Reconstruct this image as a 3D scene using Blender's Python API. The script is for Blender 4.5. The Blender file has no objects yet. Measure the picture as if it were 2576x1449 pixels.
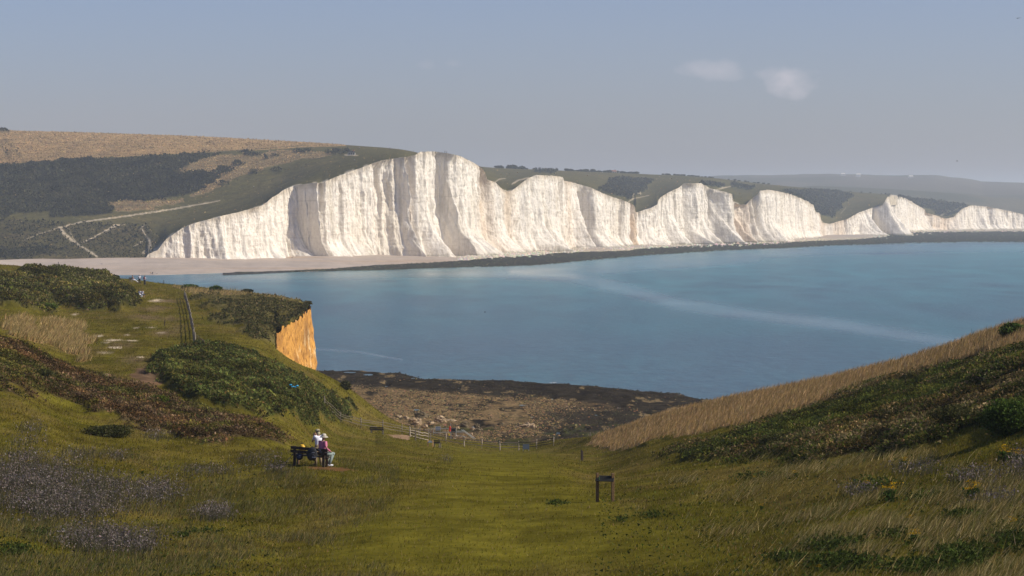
import bpy, bmesh, math, random
import numpy as np
from mathutils import Vector, Matrix
R = math.radians
rng = np.random.default_rng(7)
random.seed(7)
sc = bpy.context.scene
COL = sc.collection
# ---------------------------------------------------------------- camera maths
F = 6000.0; CU, CV = 1288.0, 724.5; VH = 520.0; H = 38.0
TH = math.atan((CV - VH) / F)
CT, ST = math.cos(TH), math.sin(TH)
def zof(v, d):
    yr = (CV - v) / F
    return H + d * (yr * CT - ST) / (yr * ST + CT)
def vof(z, d):
    t = (z - H) / d
    yr = (t * CT + ST) / (CT - t * ST)
    return CV - F * yr
def aof(u): return (u - CU) / F
def P(u, v, d): return Vector((aof(u) * d, d, zof(v, d)))
# ---------------------------------------------------------------- noise
def _h(ix, iy, s):
    n = (ix * 374761393 + iy * 668265263 + s * 982451653) & 0xFFFFFFFF
    n = ((n ^ (n >> 13)) * 1274126177) & 0xFFFFFFFF
    n = (n ^ (n >> 16)) & 0xFFFF
    return n / 65535.0
def vn(x, y, s=0):
    x = np.asarray(x, float); y = np.asarray(y, float)
    ix = np.floor(x).astype(np.int64); iy = np.floor(y).astype(np.int64)
    fx = x - ix; fy = y - iy
    fx = fx * fx * (3 - 2 * fx); fy = fy * fy * (3 - 2 * fy)
    a = _h(ix, iy, s); b = _h(ix + 1, iy, s); c = _h(ix, iy + 1, s); d = _h(ix + 1, iy + 1, s)
    return (a + (b - a) * fx) * (1 - fy) + (c + (d - c) * fx) * fy
def fbm(x, y, o=4, s=0, g=0.5):
    t = 0; a = 1; n = 0
    for i in range(o):
        t = t + a * vn(x * 2 ** i + 17.3 * i, y * 2 ** i - 9.1 * i, s + i); n += a; a *= g
    return t / n
def cells(x, y, s=0):
    """nearest jittered point: distance and a random number per cell"""
    x = np.asarray(x, float); y = np.asarray(y, float); ix = np.floor(x).astype(np.int64); iy = np.floor(y).astype(np.int64)
    best = np.full(x.shape, 9.0); idv = np.zeros(x.shape)
    for dx in (-1, 0, 1):
        for dy in (-1, 0, 1):
            jx, jy = ix + dx, iy + dy
            d = np.hypot(jx + _h(jx, jy, s) - x, jy + _h(jx, jy, s + 1) - y); m = d < best
            best = np.where(m, d, best); idv = np.where(m, _h(jx, jy, s + 2), idv)
    return best, idv
def sm(e0, e1, x):
    t = np.clip((x - e0) / (e1 - e0), 0, 1)
    return t * t * (3 - 2 * t)
def pslopes(X, Y):
    """pchip slopes, axis 0 = nodes"""
    h = np.diff(X, axis=0); dl = np.diff(Y, axis=0) / h
    m = np.zeros_like(Y)
    m[0] = dl[0]; m[-1] = dl[-1]
    p = dl[:-1] * dl[1:]
    w1 = 2 * h[1:] + h[:-1]; w2 = h[1:] + 2 * h[:-1]
    with np.errstate(divide='ignore', invalid='ignore'):
        hm = (w1 + w2) / (w1 / dl[:-1] + w2 / dl[1:])
    m[1:-1] = np.where(p > 0, hm, 0)
    return m
def pchip(xs, ys, x):
    xs = np.asarray(xs, float); ys = np.asarray(ys, float)
    m = pslopes(xs, ys)
    x = np.clip(x, xs[0], xs[-1])
    i = np.clip(np.searchsorted(xs, x, side='right') - 1, 0, len(xs) - 2)
    h = xs[i + 1] - xs[i]; t = (x - xs[i]) / h
    return ((1 + 2 * t) * (1 - t) ** 2 * ys[i] + t * (1 - t) ** 2 * h * m[i]
            + t * t * (3 - 2 * t) * ys[i + 1] + t * t * (t - 1) * h * m[i + 1])
def lin(tab, x):
    return np.interp(x, [p[0] for p in tab], [p[1] for p in tab])
def inpoly(poly, x, y):
    r = np.zeros(np.shape(x), bool); n = len(poly)
    for i in range(n):
        x1, y1 = poly[i]; x2, y2 = poly[(i + 1) % n]
        if y1 == y2: continue
        c = ((y1 > y) != (y2 > y)) & (x < (x2 - x1) * (y - y1) / (y2 - y1) + x1)
        r ^= c
    return r
def dline(pts, x, y):
    """distance to a polyline in picture units, y weighted"""
    best = np.full(np.shape(x), 1e9)
    for (x1, y1), (x2, y2) in zip(pts[:-1], pts[1:]):
        dx, dy = x2 - x1, y2 - y1
        t = np.clip(((x - x1) * dx + (y - y1) * dy) / (dx * dx + dy * dy + 1e-9), 0, 1)
        best = np.minimum(best, np.hypot(x - x1 - t * dx, y - y1 - t * dy))
    return best
# ---------------------------------------------------------------- materials
MAT = {}
def new_mat(name):
    m = bpy.data.materials.new(name); m.use_nodes = True
    nt = m.node_tree; nt.nodes.clear()
    out = nt.nodes.new('ShaderNodeOutputMaterial')
    MAT[name] = m
    return m, nt, out
def N(nt, t, **k):
    n = nt.nodes.new(t)
    for a, b in k.items():
        if a.startswith('_'): setattr(n, a[1:], b)
        else: n.inputs[a.replace('__', ' ')].default_value = b
    return n
def L(nt, a, b): nt.links.new(a, b)
def noise(nt, vec, scale, detail=4, rough=0.5):
    n = N(nt, 'ShaderNodeTexNoise', Scale=scale, Detail=detail, Roughness=rough)
    if vec is not None: L(nt, vec, n.inputs['Vector'])
    return n
def ramp(nt, fac, stops):
    r = nt.nodes.new('ShaderNodeValToRGB')
    e = r.color_ramp.elements
    while len(e) > 1: e.remove(e[-1])
    e[0].position = stops[0][0]; e[0].color = (*stops[0][1], 1)
    for p, c in stops[1:]:
        k = e.new(p); k.color = (*c, 1)
    L(nt, fac, r.inputs['Fac'])
    return r
def mixc(nt, fac, a, b, mode='MIX'):
    m = nt.nodes.new('ShaderNodeMix'); m.data_type = 'RGBA'; m.blend_type = mode
    for s, x in ((0, fac), (6, a), (7, b)):
        if isinstance(x, (int, float)): m.inputs[s].default_value = x
        elif isinstance(x, tuple): m.inputs[s].default_value = (*x, 1)
        else: L(nt, x, m.inputs[s])
    return m.outputs[2]
def coords(nt, scale=(1, 1, 1)):
    tc = nt.nodes.new('ShaderNodeTexCoord')
    mp = N(nt, 'ShaderNodeMapping'); mp.inputs['Scale'].default_value = scale
    L(nt, tc.outputs['Object'], mp.inputs['Vector'])
    return mp.outputs[0]
def plain(name, col, rough=0.8, var=0.25, scale=8.0, metal=0.0, bump=0.0):
    if name in MAT: return MAT[name]
    m, nt, out = new_mat(name)
    p = N(nt, 'ShaderNodeBsdfPrincipled', Roughness=rough, Metallic=metal)
    n = noise(nt, coords(nt), scale, 5, 0.6)
    r = ramp(nt, n.outputs['Fac'], [(0.3, tuple(c * (1 - var) for c in col)), (0.7, tuple(min(1, c * (1 + var)) for c in col))])
    L(nt, r.outputs[0], p.inputs['Base Color'])
    if bump:
        b = N(nt, 'ShaderNodeBump', Strength=bump, Distance=0.02); L(nt, n.outputs['Fac'], b.inputs['Height']); L(nt, b.outputs[0], p.inputs['Normal'])
    L(nt, p.outputs[0], out.inputs['Surface'])
    return m
def attrmat(name, scale, scale2, amt=0.5, rough=0.95, bump=0.0, bdist=0.1, stretch=(1, 1, 1)):
    m, nt, out = new_mat(name)
    p = N(nt, 'ShaderNodeBsdfPrincipled', Roughness=rough)
    p.inputs['Specular IOR Level'].default_value = 0.0
    a = nt.nodes.new('ShaderNodeAttribute'); a.attribute_name = 'Col'
    co = coords(nt, stretch)
    n1 = noise(nt, co, scale, 6, 0.65); n2 = noise(nt, co, scale2, 5, 0.6)
    r1 = ramp(nt, n1.outputs['Fac'], [(0.3, (1 - amt,) * 3), (0.7, (1 + amt * .6,) * 3)])
    r2 = ramp(nt, n2.outputs['Fac'], [(0.3, (1 - amt * .6, 1 - amt * .5, 1 - amt * .4)), (0.7, (1.15, 1.1, 1.0))])
    c = mixc(nt, 1.0, a.outputs['Color'], r1.outputs[0], 'MULTIPLY')
    c = mixc(nt, 1.0, c, r2.outputs[0], 'MULTIPLY')
    L(nt, c, p.inputs['Base Color'])
    if bump:
        b = N(nt, 'ShaderNodeBump', Strength=bump, Distance=bdist); L(nt, n1.outputs['Fac'], b.inputs['Height']); L(nt, b.outputs[0], p.inputs['Normal'])
    L(nt, p.outputs[0], out.inputs['Surface'])
    return m
def leafmat(name, trans=0.3):
    m, nt, out = new_mat(name)
    a = nt.nodes.new('ShaderNodeAttribute'); a.attribute_name = 'Col'
    n = noise(nt, coords(nt), 3.0, 3)
    r = ramp(nt, n.outputs['Fac'], [(0.3, (0.8, 0.8, 0.8)), (0.7, (1.15, 1.15, 1.15))])
    c = mixc(nt, 1.0, a.outputs['Color'], r.outputs[0], 'MULTIPLY')
    d = nt.nodes.new('ShaderNodeBsdfDiffuse'); t = nt.nodes.new('ShaderNodeBsdfTranslucent')
    L(nt, c, d.inputs['Color']); L(nt, c, t.inputs['Color'])
    mx = N(nt, 'ShaderNodeMixShader'); mx.inputs[0].default_value = trans
    L(nt, d.outputs[0], mx.inputs[1]); L(nt, t.outputs[0], mx.inputs[2])
    L(nt, mx.outputs[0], out.inputs['Surface'])
    return m
leafmat('leaves')
attrmat('turf', 0.5, 6.0, 0.45, bump=0.8, bdist=0.15, stretch=(1, 1, 1))
attrmat('downland', 0.22, 0.05, 0.45, bump=0.8, bdist=2.0)
attrmat('shingle', 0.08, 1.2, 0.16, bump=0.3, bdist=0.3, stretch=(1, .5, 1))
attrmat('rockshelf', 0.35, 2.5, 0.6, rough=0.7, bump=0.9, bdist=0.35, stretch=(1, .55, 1))
attrmat('reefrock', 0.15, 1.0, 0.6, rough=0.75, bump=0.9, bdist=0.6)
# chalk
m, nt, out = new_mat('chalk')
p = N(nt, 'ShaderNodeBsdfPrincipled', Roughness=0.95); p.inputs['Specular IOR Level'].default_value = 0.1
a = nt.nodes.new('ShaderNodeAttribute'); a.attribute_name = 'Col'
n1 = noise(nt, coords(nt, (.22, .22, .022)), 1.0, 7, 0.65)     # vertical streaks
n2 = noise(nt, coords(nt, (.5, .5, .35)), 1.0, 6, 0.7)
n3 = noise(nt, coords(nt, (.02, .02, .35)), 1.0, 3, 0.5)      # bedding
r1 = ramp(nt, n1.outputs['Fac'], [(0.36, (0.72, 0.70, 0.67)), (0.5, (0.97, 0.96, 0.95)), (0.68, (1.03, 1.02, 1.0))])
r2 = ramp(nt, n2.outputs['Fac'], [(0.3, (0.84, 0.82, 0.79)), (0.6, (1.02, 1.02, 1.02))])
r3 = ramp(nt, n3.outputs['Fac'], [(0.49, (1, 1, 1)), (0.5, (0.85, 0.83, 0.8)), (0.51, (1, 1, 1))])
c = mixc(nt, 1.0, a.outputs['Color'], r1.outputs[0], 'MULTIPLY')
c = mixc(nt, 1.0, c, r2.outputs[0], 'MULTIPLY'); c = mixc(nt, 0.6, c, r3.outputs[0], 'MULTIPLY')
L(nt, c, p.inputs['Base Color'])
b1 = N(nt, 'ShaderNodeBump', Strength=0.9, Distance=1.6); L(nt, n1.outputs['Fac'], b1.inputs['Height'])
b2 = N(nt, 'ShaderNodeBump', Strength=0.9, Distance=1.0); L(nt, n2.outputs['Fac'], b2.inputs['Height']); L(nt, b1.outputs[0], b2.inputs['Normal'])
L(nt, b2.outputs[0], p.inputs['Normal']); L(nt, p.outputs[0], out.inputs['Surface'])
# sea
m, nt, out = new_mat('seawater')
p = N(nt, 'ShaderNodeBsdfPrincipled', IOR=1.33)
a = nt.nodes.new('ShaderNodeAttribute'); a.attribute_name = 'Col'
L(nt, a.outputs['Color'], p.inputs['Base Color']); 
n1 = noise(nt, coords(nt, (.35, .16, 1)), 1.0, 6, 0.62); n2 = noise(nt, coords(nt, (.03, .012, 1)), 1.0, 4, 0.5)
sl = nt.nodes.new('ShaderNodeAttribute'); sl.attribute_name = 'slick'
mr = N(nt, 'ShaderNodeMapRange'); mr.inputs['From Min'].default_value = 0; mr.inputs['From Max'].default_value = 1
mr.inputs['To Min'].default_value = 0.30; mr.inputs['To Max'].default_value = 0.16
L(nt, sl.outputs['Fac'], mr.inputs['Value']); L(nt, mr.outputs[0], p.inputs['Roughness'])
ms = N(nt, 'ShaderNodeMapRange'); ms.inputs['To Min'].default_value = 0.75; ms.inputs['To Max'].default_value = 0.4
L(nt, sl.outputs['Fac'], ms.inputs['Value'])
b = N(nt, 'ShaderNodeBump', Distance=0.5); L(nt, ms.outputs[0], b.inputs['Strength']); L(nt, n1.outputs['Fac'], b.inputs['Height'])
b2 = N(nt, 'ShaderNodeBump', Distance=1.2, Strength=0.25); L(nt, n2.outputs['Fac'], b2.inputs['Height']); L(nt, b.outputs[0], b2.inputs['Normal'])
L(nt, b2.outputs[0], p.inputs['Normal']); L(nt, p.outputs[0], out.inputs['Surface'])
# clay cliff
m, nt, out = new_mat('ochre_cliff')
p = N(nt, 'ShaderNodeBsdfPrincipled', Roughness=0.95); p.inputs['Specular IOR Level'].default_value = 0.1
a = nt.nodes.new('ShaderNodeAttribute'); a.attribute_name = 'Col'
n1 = noise(nt, coords(nt, (1.2, 1.2, .9)), 1.0, 6, 0.65); n2 = noise(nt, coords(nt, (.3, .3, 1.8)), 1.0, 5, 0.7)
r1 = ramp(nt, n1.outputs['Fac'], [(0.36, (0.30, 0.22, 0.16)), (0.46, (0.9, 0.88, 0.85)), (0.7, (1.08, 1.08, 1.08))])
r2 = ramp(nt, n2.outputs['Fac'], [(0.3, (0.82, 0.78, 0.7)), (0.6, (1.05, 1.05, 1.05))])
c = mixc(nt, 1.0, a.outputs['Color'], r1.outputs[0], 'MULTIPLY'); c = mixc(nt, 1.0, c, r2.outputs[0], 'MULTIPLY')
L(nt, c, p.inputs['Base Color'])
b = N(nt, 'ShaderNodeBump', Strength=0.9, Distance=0.5); L(nt, n1.outputs['Fac'], b.inputs['Height']); L(nt, b.outputs[0], p.inputs['Normal'])
L(nt, p.outputs[0], out.inputs['Surface'])
# ---------------------------------------------------------------- mesh helpers
def tag(o, label=None, cat=None, group=None, kind=None):
    if label: o['label'] = label
    if cat: o['category'] = cat
    if group: o['group'] = group
    if kind: o['kind'] = kind
    return o
def npmesh(name, V, Fc, mat, col=None, parent=None, smooth=False, extra=None):
    V = np.ascontiguousarray(V, np.float32); Fc = np.ascontiguousarray(Fc, np.int32)
    me = bpy.data.meshes.new(name); k = Fc.shape[1]
    me.vertices.add(len(V)); me.vertices.foreach_set('co', V.ravel())
    me.loops.add(Fc.size); me.loops.foreach_set('vertex_index', Fc.ravel())
    me.polygons.add(len(Fc)); me.polygons.foreach_set('loop_start', np.arange(0, Fc.size, k, dtype=np.int32))
    me.polygons.foreach_set('loop_total', np.full(len(Fc), k, np.int32))
    me.update(calc_edges=True)
    if smooth: me.polygons.foreach_set('use_smooth', np.ones(len(Fc), bool))
    if col is not None:
        at = me.color_attributes.new('Col', 'FLOAT_COLOR', 'POINT')
        c = np.ones((len(V), 4), np.float32); c[:, :3] = col; at.data.foreach_set('color', c.ravel())
    if extra:
        for nm, arr in extra.items():
            at = me.attributes.new(nm, 'FLOAT', 'POINT'); at.data.foreach_set('value', np.asarray(arr, np.float32).ravel())
    me.materials.append(MAT[mat] if isinstance(mat, str) else mat)
    o = bpy.data.objects.new(name, me); COL.objects.link(o)
    if parent: o.parent = parent
    return o
def gridfaces(r, c, off=0):
    i = np.arange(r - 1)[:, None] * c + np.arange(c - 1)[None, :]
    return np.stack([i, i + 1, i + 1 + c, i + c], -1).reshape(-1, 4) + off
class MB:
    """collects boxes, bars and tubes into one mesh"""
    def __init__(s): s.bm = bmesh.new()
    def box(s, c, size, rot=None, bev=0.0):
        r = bmesh.ops.create_cube(s.bm, size=1.0)
        vs = r['verts']; M = Matrix.Diagonal((*size, 1))
        if rot is not None: M = rot.to_4x4() @ M
        bmesh.ops.transform(s.bm, matrix=Matrix.Translation(c) @ M, verts=vs)
        if bev:
            es = list({e for v in vs for e in v.link_edges})
            bmesh.ops.bevel(s.bm, geom=es, offset=bev, segments=1, affect='EDGES')
        return s
    def bar(s, a, b, w, t=None, roll=0.0, bev=0.0):
        a = Vector(a); b = Vector(b); d = b - a
        q = d.to_track_quat('X', 'Z').to_matrix() @ Matrix.Rotation(roll, 3, 'X')
        return s.box((a + b) / 2, (d.length, w, t or w), q, bev)
    def tube(s, pts, rad, seg=8, caps=True):
        pts = [Vector(p) for p in pts]
        rad = rad if isinstance(rad, (list, tuple)) else [rad] * len(pts)
        rings = []
        for i, p in enumerate(pts):
            d = (pts[min(i + 1, len(pts) - 1)] - pts[max(i - 1, 0)]).normalized()
            q = d.to_track_quat('Z', 'Y')
            rings.append([s.bm.verts.new(p + q @ Vector((math.cos(t) * rad[i], math.sin(t) * rad[i], 0))) for t in [2 * math.pi * k / seg for k in range(seg)]])
        for r1, r2 in zip(rings[:-1], rings[1:]):
            for k in range(seg): s.bm.faces.new((r1[k], r1[(k + 1) % seg], r2[(k + 1) % seg], r2[k]))
        if caps:
            s.bm.faces.new(rings[0][::-1]); s.bm.faces.new(rings[-1])
        return s
    def blob(s, c, size, sub=3, amp=0.15, fr=2.0, rot=None, seed=0):
        r = bmesh.ops.create_icosphere(s.bm, subdivisions=sub, radius=1.0)
        for v in r['verts']:
            n = v.co.copy()
            k = 1 + amp * (2 * float(fbm(n.x * fr + seed, n.y * fr + n.z * fr * 1.3, 3, seed)) - 1) * 2
            q = Vector((n.x * size[0] * k, n.y * size[1] * k, n.z * size[2] * k))
            if rot is not None: q = rot @ q
            v.co = Vector(c) + q
        return s
    def build(s, name, mat, parent=None, smooth=False, loc=None):
        bmesh.ops.recalc_face_normals(s.bm, faces=s.bm.faces)
        me = bpy.data.meshes.new(name); s.bm.to_mesh(me); s.bm.free()
        if smooth: me.polygons.foreach_set('use_smooth', np.ones(len(me.polygons), bool))
        me.materials.append(MAT[mat] if isinstance(mat, str) else mat)
        o = bpy.data.objects.new(name, me); COL.objects.link(o)
        if parent: o.parent = parent
        if loc is not None: o.location = loc
        return o
def empty(name, loc, rz=0.0, label=None, cat=None, group=None):
    o = bpy.data.objects.new(name, None); COL.objects.link(o); o.empty_display_size = 0.2
    o.location = loc; o.rotation_euler = (0, 0, rz)
    return tag(o, label, cat, group)
def copy_tree(o, parent=None):
    c = o.copy(); COL.objects.link(c)
    if parent: c.parent = parent
    for ch in [x for x in COL.objects if x.parent == o]: copy_tree(ch, c)
    return c
#@@GROUND
# ================================================================ NEAR GROUND
def Z(z): return ('z', z)
C = {
 -700: [(6,Z(35.9)),(30,Z(33)),(55,1449),(85,1180),(115,1000),(140,900),(155,800),(200,Z(28)),(280,Z(27.6)),(300,Z(27.5)),(315,Z(27.5)),(335,Z(28)),(430,Z(30)),(440,Z(-3))],
 0:    [(6,Z(35.8)),(30,Z(32.6)),(62,1449),(90,1240),(125,1020),(148,950),(165,872),(195,Z(25.2)),(280,788),(300,775),(315,764),(340,748),(430,667),(440,Z(-3))],
 210:  [(6,Z(35.8)),(30,Z(32.5)),(64,1449),(90,1270),(125,1085),(150,1020),(170,958),(195,Z(23.4)),(280,833),(300,814),(315,800),(335,782),(440,692),(450,Z(-3))],
 350:  [(6,Z(35.8)),(30,Z(32.4)),(65,1449),(91,1285),(125,1105),(150,1048),(169,992),(195,965),(285,830),(300,812),(315,797),(335,778),(470,706),(482,Z(-3))],
 420:  [(6,Z(35.7)),(30,Z(32.4)),(66,1449),(92,1290),(125,1118),(150,1062),(168,1012),(195,978),(285,833),(300,816),(315,802),(335,785),(480,714),(490,Z(-3))],
 520:  [(6,Z(35.7)),(30,Z(32.4)),(66,1449),(92,1294),(122,1138),(146,1082),(167,1044),(198,985),(280,840),(300,822),(315,808),(335,790),(450,724),(460,Z(-3))],
 640:  [(6,Z(35.7)),(30,Z(32.4)),(67,1449),(92,1298),(114,1168),(140,1102),(165,1070),(200,1008),(280,855),(300,832),(315,816),(335,796),(420,738),(430,Z(-3))],
 690:  [(6,Z(35.7)),(30,Z(32.4)),(67,1449),(93,1298),(113,1166),(140,1118),(165,1085),(202,1020),(283,875),(300,840),(312,826),(328,806),(412,744),(420,Z(-3))],
 703:  [(6,Z(35.7)),(30,Z(32.4)),(67,1449),(93,1298),(112.5,1165),(140,1120),(166,1087),(203,1023),(286,886),(288,Z(-3)),(309,Z(-3)),(310,818),(410,747),(418,Z(-3))],
 740:  [(6,Z(35.7)),(30,Z(32.4)),(67,1449),(93,1296),(112,1167),(142,1132),(170,1102),(210,1030),(289,910),(291,Z(-3)),(334,Z(-3)),(335,798),(396,757),(402,Z(-3))],
 770:  [(6,Z(35.7)),(30,Z(32.4)),(67,1449),(93,1294),(111,1171),(145,1140),(175,1112),(225,1045),(290,924),(292,Z(-3)),(386,Z(-3)),(387,770),(393,766),(396,Z(-3))],
 776:  [(6,Z(35.7)),(30,Z(32.4)),(67,1449),(93,1293),(111,1172),(146,1142),(178,1114),(228,1049),(290,926),(293,Z(-3)),(386,Z(-3)),(388,Z(-3)),(393,Z(-3)),(396,Z(-3))],
 815:  [(6,Z(35.7)),(30,Z(32.4)),(67,1449),(93,1290),(111,1176),(145,1150),(185,1128),(245,1060),(291,943),(295,Z(-3)),(386,Z(-3)),(388,Z(-3)),(393,Z(-3)),(396,Z(-3))],
 860:  [(6,Z(35.7)),(30,Z(32.4)),(67,1449),(93,1288),(112,1178),(145,1156),(195,1130),(262,1068),(292,966),(297,Z(-3)),(386,Z(-3)),(388,Z(-3)),(393,Z(-3)),(396,Z(-3))],
 990:  [(6,Z(35.7)),(30,Z(32.4)),(68,1449),(92,1280),(112,1186),(150,1160),(210,1128),(272,1089),(300,1058),(306,Z(-3)),(386,Z(-3)),(388,Z(-3)),(393,Z(-3)),(396,Z(-3))],
 1050: [(6,Z(35.7)),(30,Z(32.4)),(69,1449),(92,1278),(112,1190),(150,1165),(216,1136),(282,1101),(303,1082),(309,Z(-3)),(386,Z(-3)),(388,Z(-3)),(393,Z(-3)),(396,Z(-3))],
 1150: [(6,Z(35.7)),(30,Z(32.4)),(69,1449),(92,1275),(112,1196),(150,1170),(218,1142),(290,1122),(305,1106),(311,Z(-3)),(386,Z(-3)),(388,Z(-3)),(393,Z(-3)),(396,Z(-3))],
 1300: [(6,Z(35.7)),(30,Z(32.4)),(70,1449),(92,1275),(112,1205),(150,1172),(220,1148),(300,1132),(315,1120),(321,Z(-3)),(386,Z(-3)),(388,Z(-3)),(393,Z(-3)),(396,Z(-3))],
 1400: [(6,Z(35.7)),(30,Z(32.4)),(69,1449),(92,1272),(112,1205),(150,1175),(215,1145),(295,1122),(308,1107),(314,Z(-3)),(386,Z(-3)),(388,Z(-3)),(393,Z(-3)),(396,Z(-3))],
 1490: [(6,Z(35.7)),(30,Z(32.4)),(68,1449),(91,1275),(112,1215),(150,1188),(205,1152),(270,1116),(295,1101),(301,Z(-3)),(386,Z(-3)),(388,Z(-3)),(393,Z(-3)),(396,Z(-3))],
 1650: [(6,Z(35.7)),(30,Z(32.5)),(65,1449),(88,1280),(109,1205),(143,1155),(190,1112),(245,1068),(270,1052),(277,Z(-3)),(386,Z(-3)),(388,Z(-3)),(393,Z(-3)),(396,Z(-3))],
 1835: [(6,Z(35.8)),(30,Z(32.8)),(60,1449),(85,1280),(105,1190),(135,1120),(170,1073),(215,1028),(240,1006),(248,Z(-3)),(386,Z(-3)),(388,Z(-3)),(393,Z(-3)),(396,Z(-3))],
 2200: [(6,Z(35.8)),(30,Z(32.7)),(52,1449),(75,1250),(95,1150),(120,1065),(145,1000),(175,948),(195,929),(204,Z(-3)),(386,Z(-3)),(388,Z(-3)),(393,Z(-3)),(396,Z(-3))],
 2390: [(6,Z(35.8)),(30,Z(32.6)),(49,1449),(71,1245),(89,1130),(110,1040),(133,960),(158,898),(174,874),(184,Z(-3)),(386,Z(-3)),(388,Z(-3)),(393,Z(-3)),(396,Z(-3))],
 2575: [(6,Z(35.8)),(30,Z(32.5)),(45,1449),(65,1240),(82,1110),(100,1000),(120,910),(140,845),(152,817),(162,Z(-3)),(386,Z(-3)),(388,Z(-3)),(393,Z(-3)),(396,Z(-3))],
 3300: [(6,Z(35.8)),(24,Z(33.0)),(38,1449),(55,1150),(70,980),(85,850),(100,760),(118,690),(130,650),(140,Z(-3)),(386,Z(-3)),(388,Z(-3)),(393,Z(-3)),(396,Z(-3))],
}
cu = sorted(C); K = 14
ND = np.array([[C[u][k][0] for k in range(K)] for u in cu], float)
NV = np.array([[C[u][k][1] if not isinstance(C[u][k][1], tuple) else vof(C[u][k][1][1], C[u][k][0]) for k in range(K)] for u in cu], float)
def nodes_at(u):
    d = np.stack([pchip(cu, ND[:, k], u) for k in range(K)])
    v = np.stack([pchip(cu, NV[:, k], u) for k in range(K)])
    return d, zof(v, d)
GU = np.concatenate([np.arange(-700, -60, 16), np.arange(-60, 2640, 3.4), np.arange(2640, 3300, 16)])
SEG = [8, 14, 22, 110, 90, 66, 60, 56, 76, 10, 12, 8, 64, 8]
nd, nz = nodes_at(GU)
ms = pslopes(nd, nz)
rowsd, rowsz = [], []
for k in range(K - 1):
    n = SEG[k + 1] if k > 0 else SEG[0]
    hh = nd[k + 1] - nd[k]
    for j in range(n):
        t = j / n
        rowsd.append(nd[k] + hh * t)
        rowsz.append((1 + 2*t)*(1-t)**2*nz[k] + t*(1-t)**2*hh*ms[k] + t*t*(3-2*t)*nz[k+1] + t*t*(t-1)*hh*ms[k+1])
rowsd.append(nd[-1]); rowsz.append(nz[-1])
GD = np.array(rowsd); GZ = np.array(rowsz)
GA = np.broadcast_to(aof(GU)[None, :], GD.shape)
GX = GA * GD; GY = GD
GUU = np.broadcast_to(GU[None, :], GD.shape)
GVV = vof(GZ, GD)
# regions in terms of the unbumped surface
POLY = {
 'heath': [(-700,790),(0,862),(100,885),(210,945),(330,975),(420,1005),(520,1040),(640,1078),(700,1100),(690,1122),(600,1118),(480,1112),(420,1078),(300,1072),(150,1015),(60,988),(0,985),(-700,950)],
 'thicket': [(372,930),(400,905),(440,892),(500,885),(560,888),(620,895),(680,925),(740,955),(800,985),(850,1010),(885,1040),(870,1055),(800,1058),(720,1055),(640,1052),(560,1040),(500,1015),(440,978),(400,958)],
 'mound': [(40,700),(60,688),(110,690),(200,695),(290,712),(328,738),(346,768),(310,780),(250,775),(170,768),(130,745),(80,722)],
 'mound0': [(-700,690),(0,705),(60,722),(115,750),(135,780),(60,775),(0,770),(-700,780)],
 'edge': [(500,750),(600,745),(700,757),(772,768),(772,785),(735,800),(700,822),(700,860),(640,848),(580,812),(530,790)],
 'edge2': [(440,722),(600,735),(770,764),(700,758),(600,748),(500,748)],
 'gold': [(10,820),(50,800),(90,830),(95,858),(60,852),(20,837)],
 'gold2': [(110,825),(150,805),(205,835),(215,900),(180,898),(140,860)],
 'gold3': [(170,900),(200,898),(212,918),(190,915)],
 'goldr': [(1490,1096),(1600,1050),(1835,990),(2200,915),(2400,850),(2575,800),(3300,640),(3300,725),(2575,878),(2430,908),(2330,930),(2200,962),(2120,994),(2080,1014),(2000,1034),(1900,1055),(1850,1075),(1780,1085),(1700,1100),(1560,1130),(1500,1122)],
 'scrub': [(1830,1112),(1900,1075),(2000,1048),(2080,1026),(2120,1006),(2200,974),(2330,942),(2430,920),(2575,890),(3300,730),(3300,1190),(2575,1090),(2450,1110),(2300,1132),(2200,1112),(2100,1142),(1980,1152),(1850,1152),(1750,1152),(1650,1160),(1700,1132)],
 'path': [(700,1449),(2000,1449),(1640,1300),(1490,1240),(1410,1165),(1390,1127),(1100,1133),(1060,1142),(1150,1185),(1000,1250),(850,1330)],
 'earth': [(335,930),(372,915),(378,940),(402,970),(425,1000),(395,985),(350,962)],
 'earth2': [(965,1092),(1028,1094),(1026,1106),(990,1102)],
 'earth3': [(770,1176),(860,1176),(900,1184),(860,1186),(790,1182)],
}
def region(name, U, V, amp=10.0):
    du = (fbm(U / 34, V / 12, 6, 11, .65) - .5) * amp * 5; dv = (fbm(U / 34, V / 12, 6, 23, .65) - .5) * amp * 2.0
    return inpoly(POLY[name], U + du, V + dv)
def ell(lst, U, V, amp=.6):
    r = np.zeros(U.shape)
    nn = (fbm(U / 7, V / 1.8, 3, 5) - .5) * amp * 2
    for (x, y, a, b, s) in lst:
        r = np.maximum(r, s * np.clip(1.25 - np.hypot((U - x) / a, (V - y) / b) + nn, 0, 1))
    return r
W = {k: region(k, GUU, GVV, 12 if k not in ('earth2', 'earth3', 'gold', 'gold2') else 5).astype(float) for k in POLY}
far = GD > 180
for k in ('mound', 'mound0', 'edge', 'edge2', 'thicket', 'gold', 'gold2', 'gold3', 'earth', 'earth2'): W[k] *= far
for k in ('heath',): W[k] *= (GD < 190)
W['thicket'] *= (GD < 285); W['mound'] *= (GD > 296); W['mound0'] *= (GD > 292)
def blur(w, n=3):
    w = w.copy()
    for _ in range(n):
        w[1:-1] = (w[:-2] + 2 * w[1:-1] + w[2:]) / 4
        w[:, 1:-1] = (w[:, :-2] + 2 * w[:, 1:-1] + w[:, 2:]) / 4
    return w
bump = (fbm(GX / 9, GY / 9, 3, 40) - .5) * 0.30 * (1 - .5 * W['path']) + (fbm(GX / 1.6, GY / 1.6, 3, 41) - .5) * .10
damp = sm(5, 40, GD)
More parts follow.
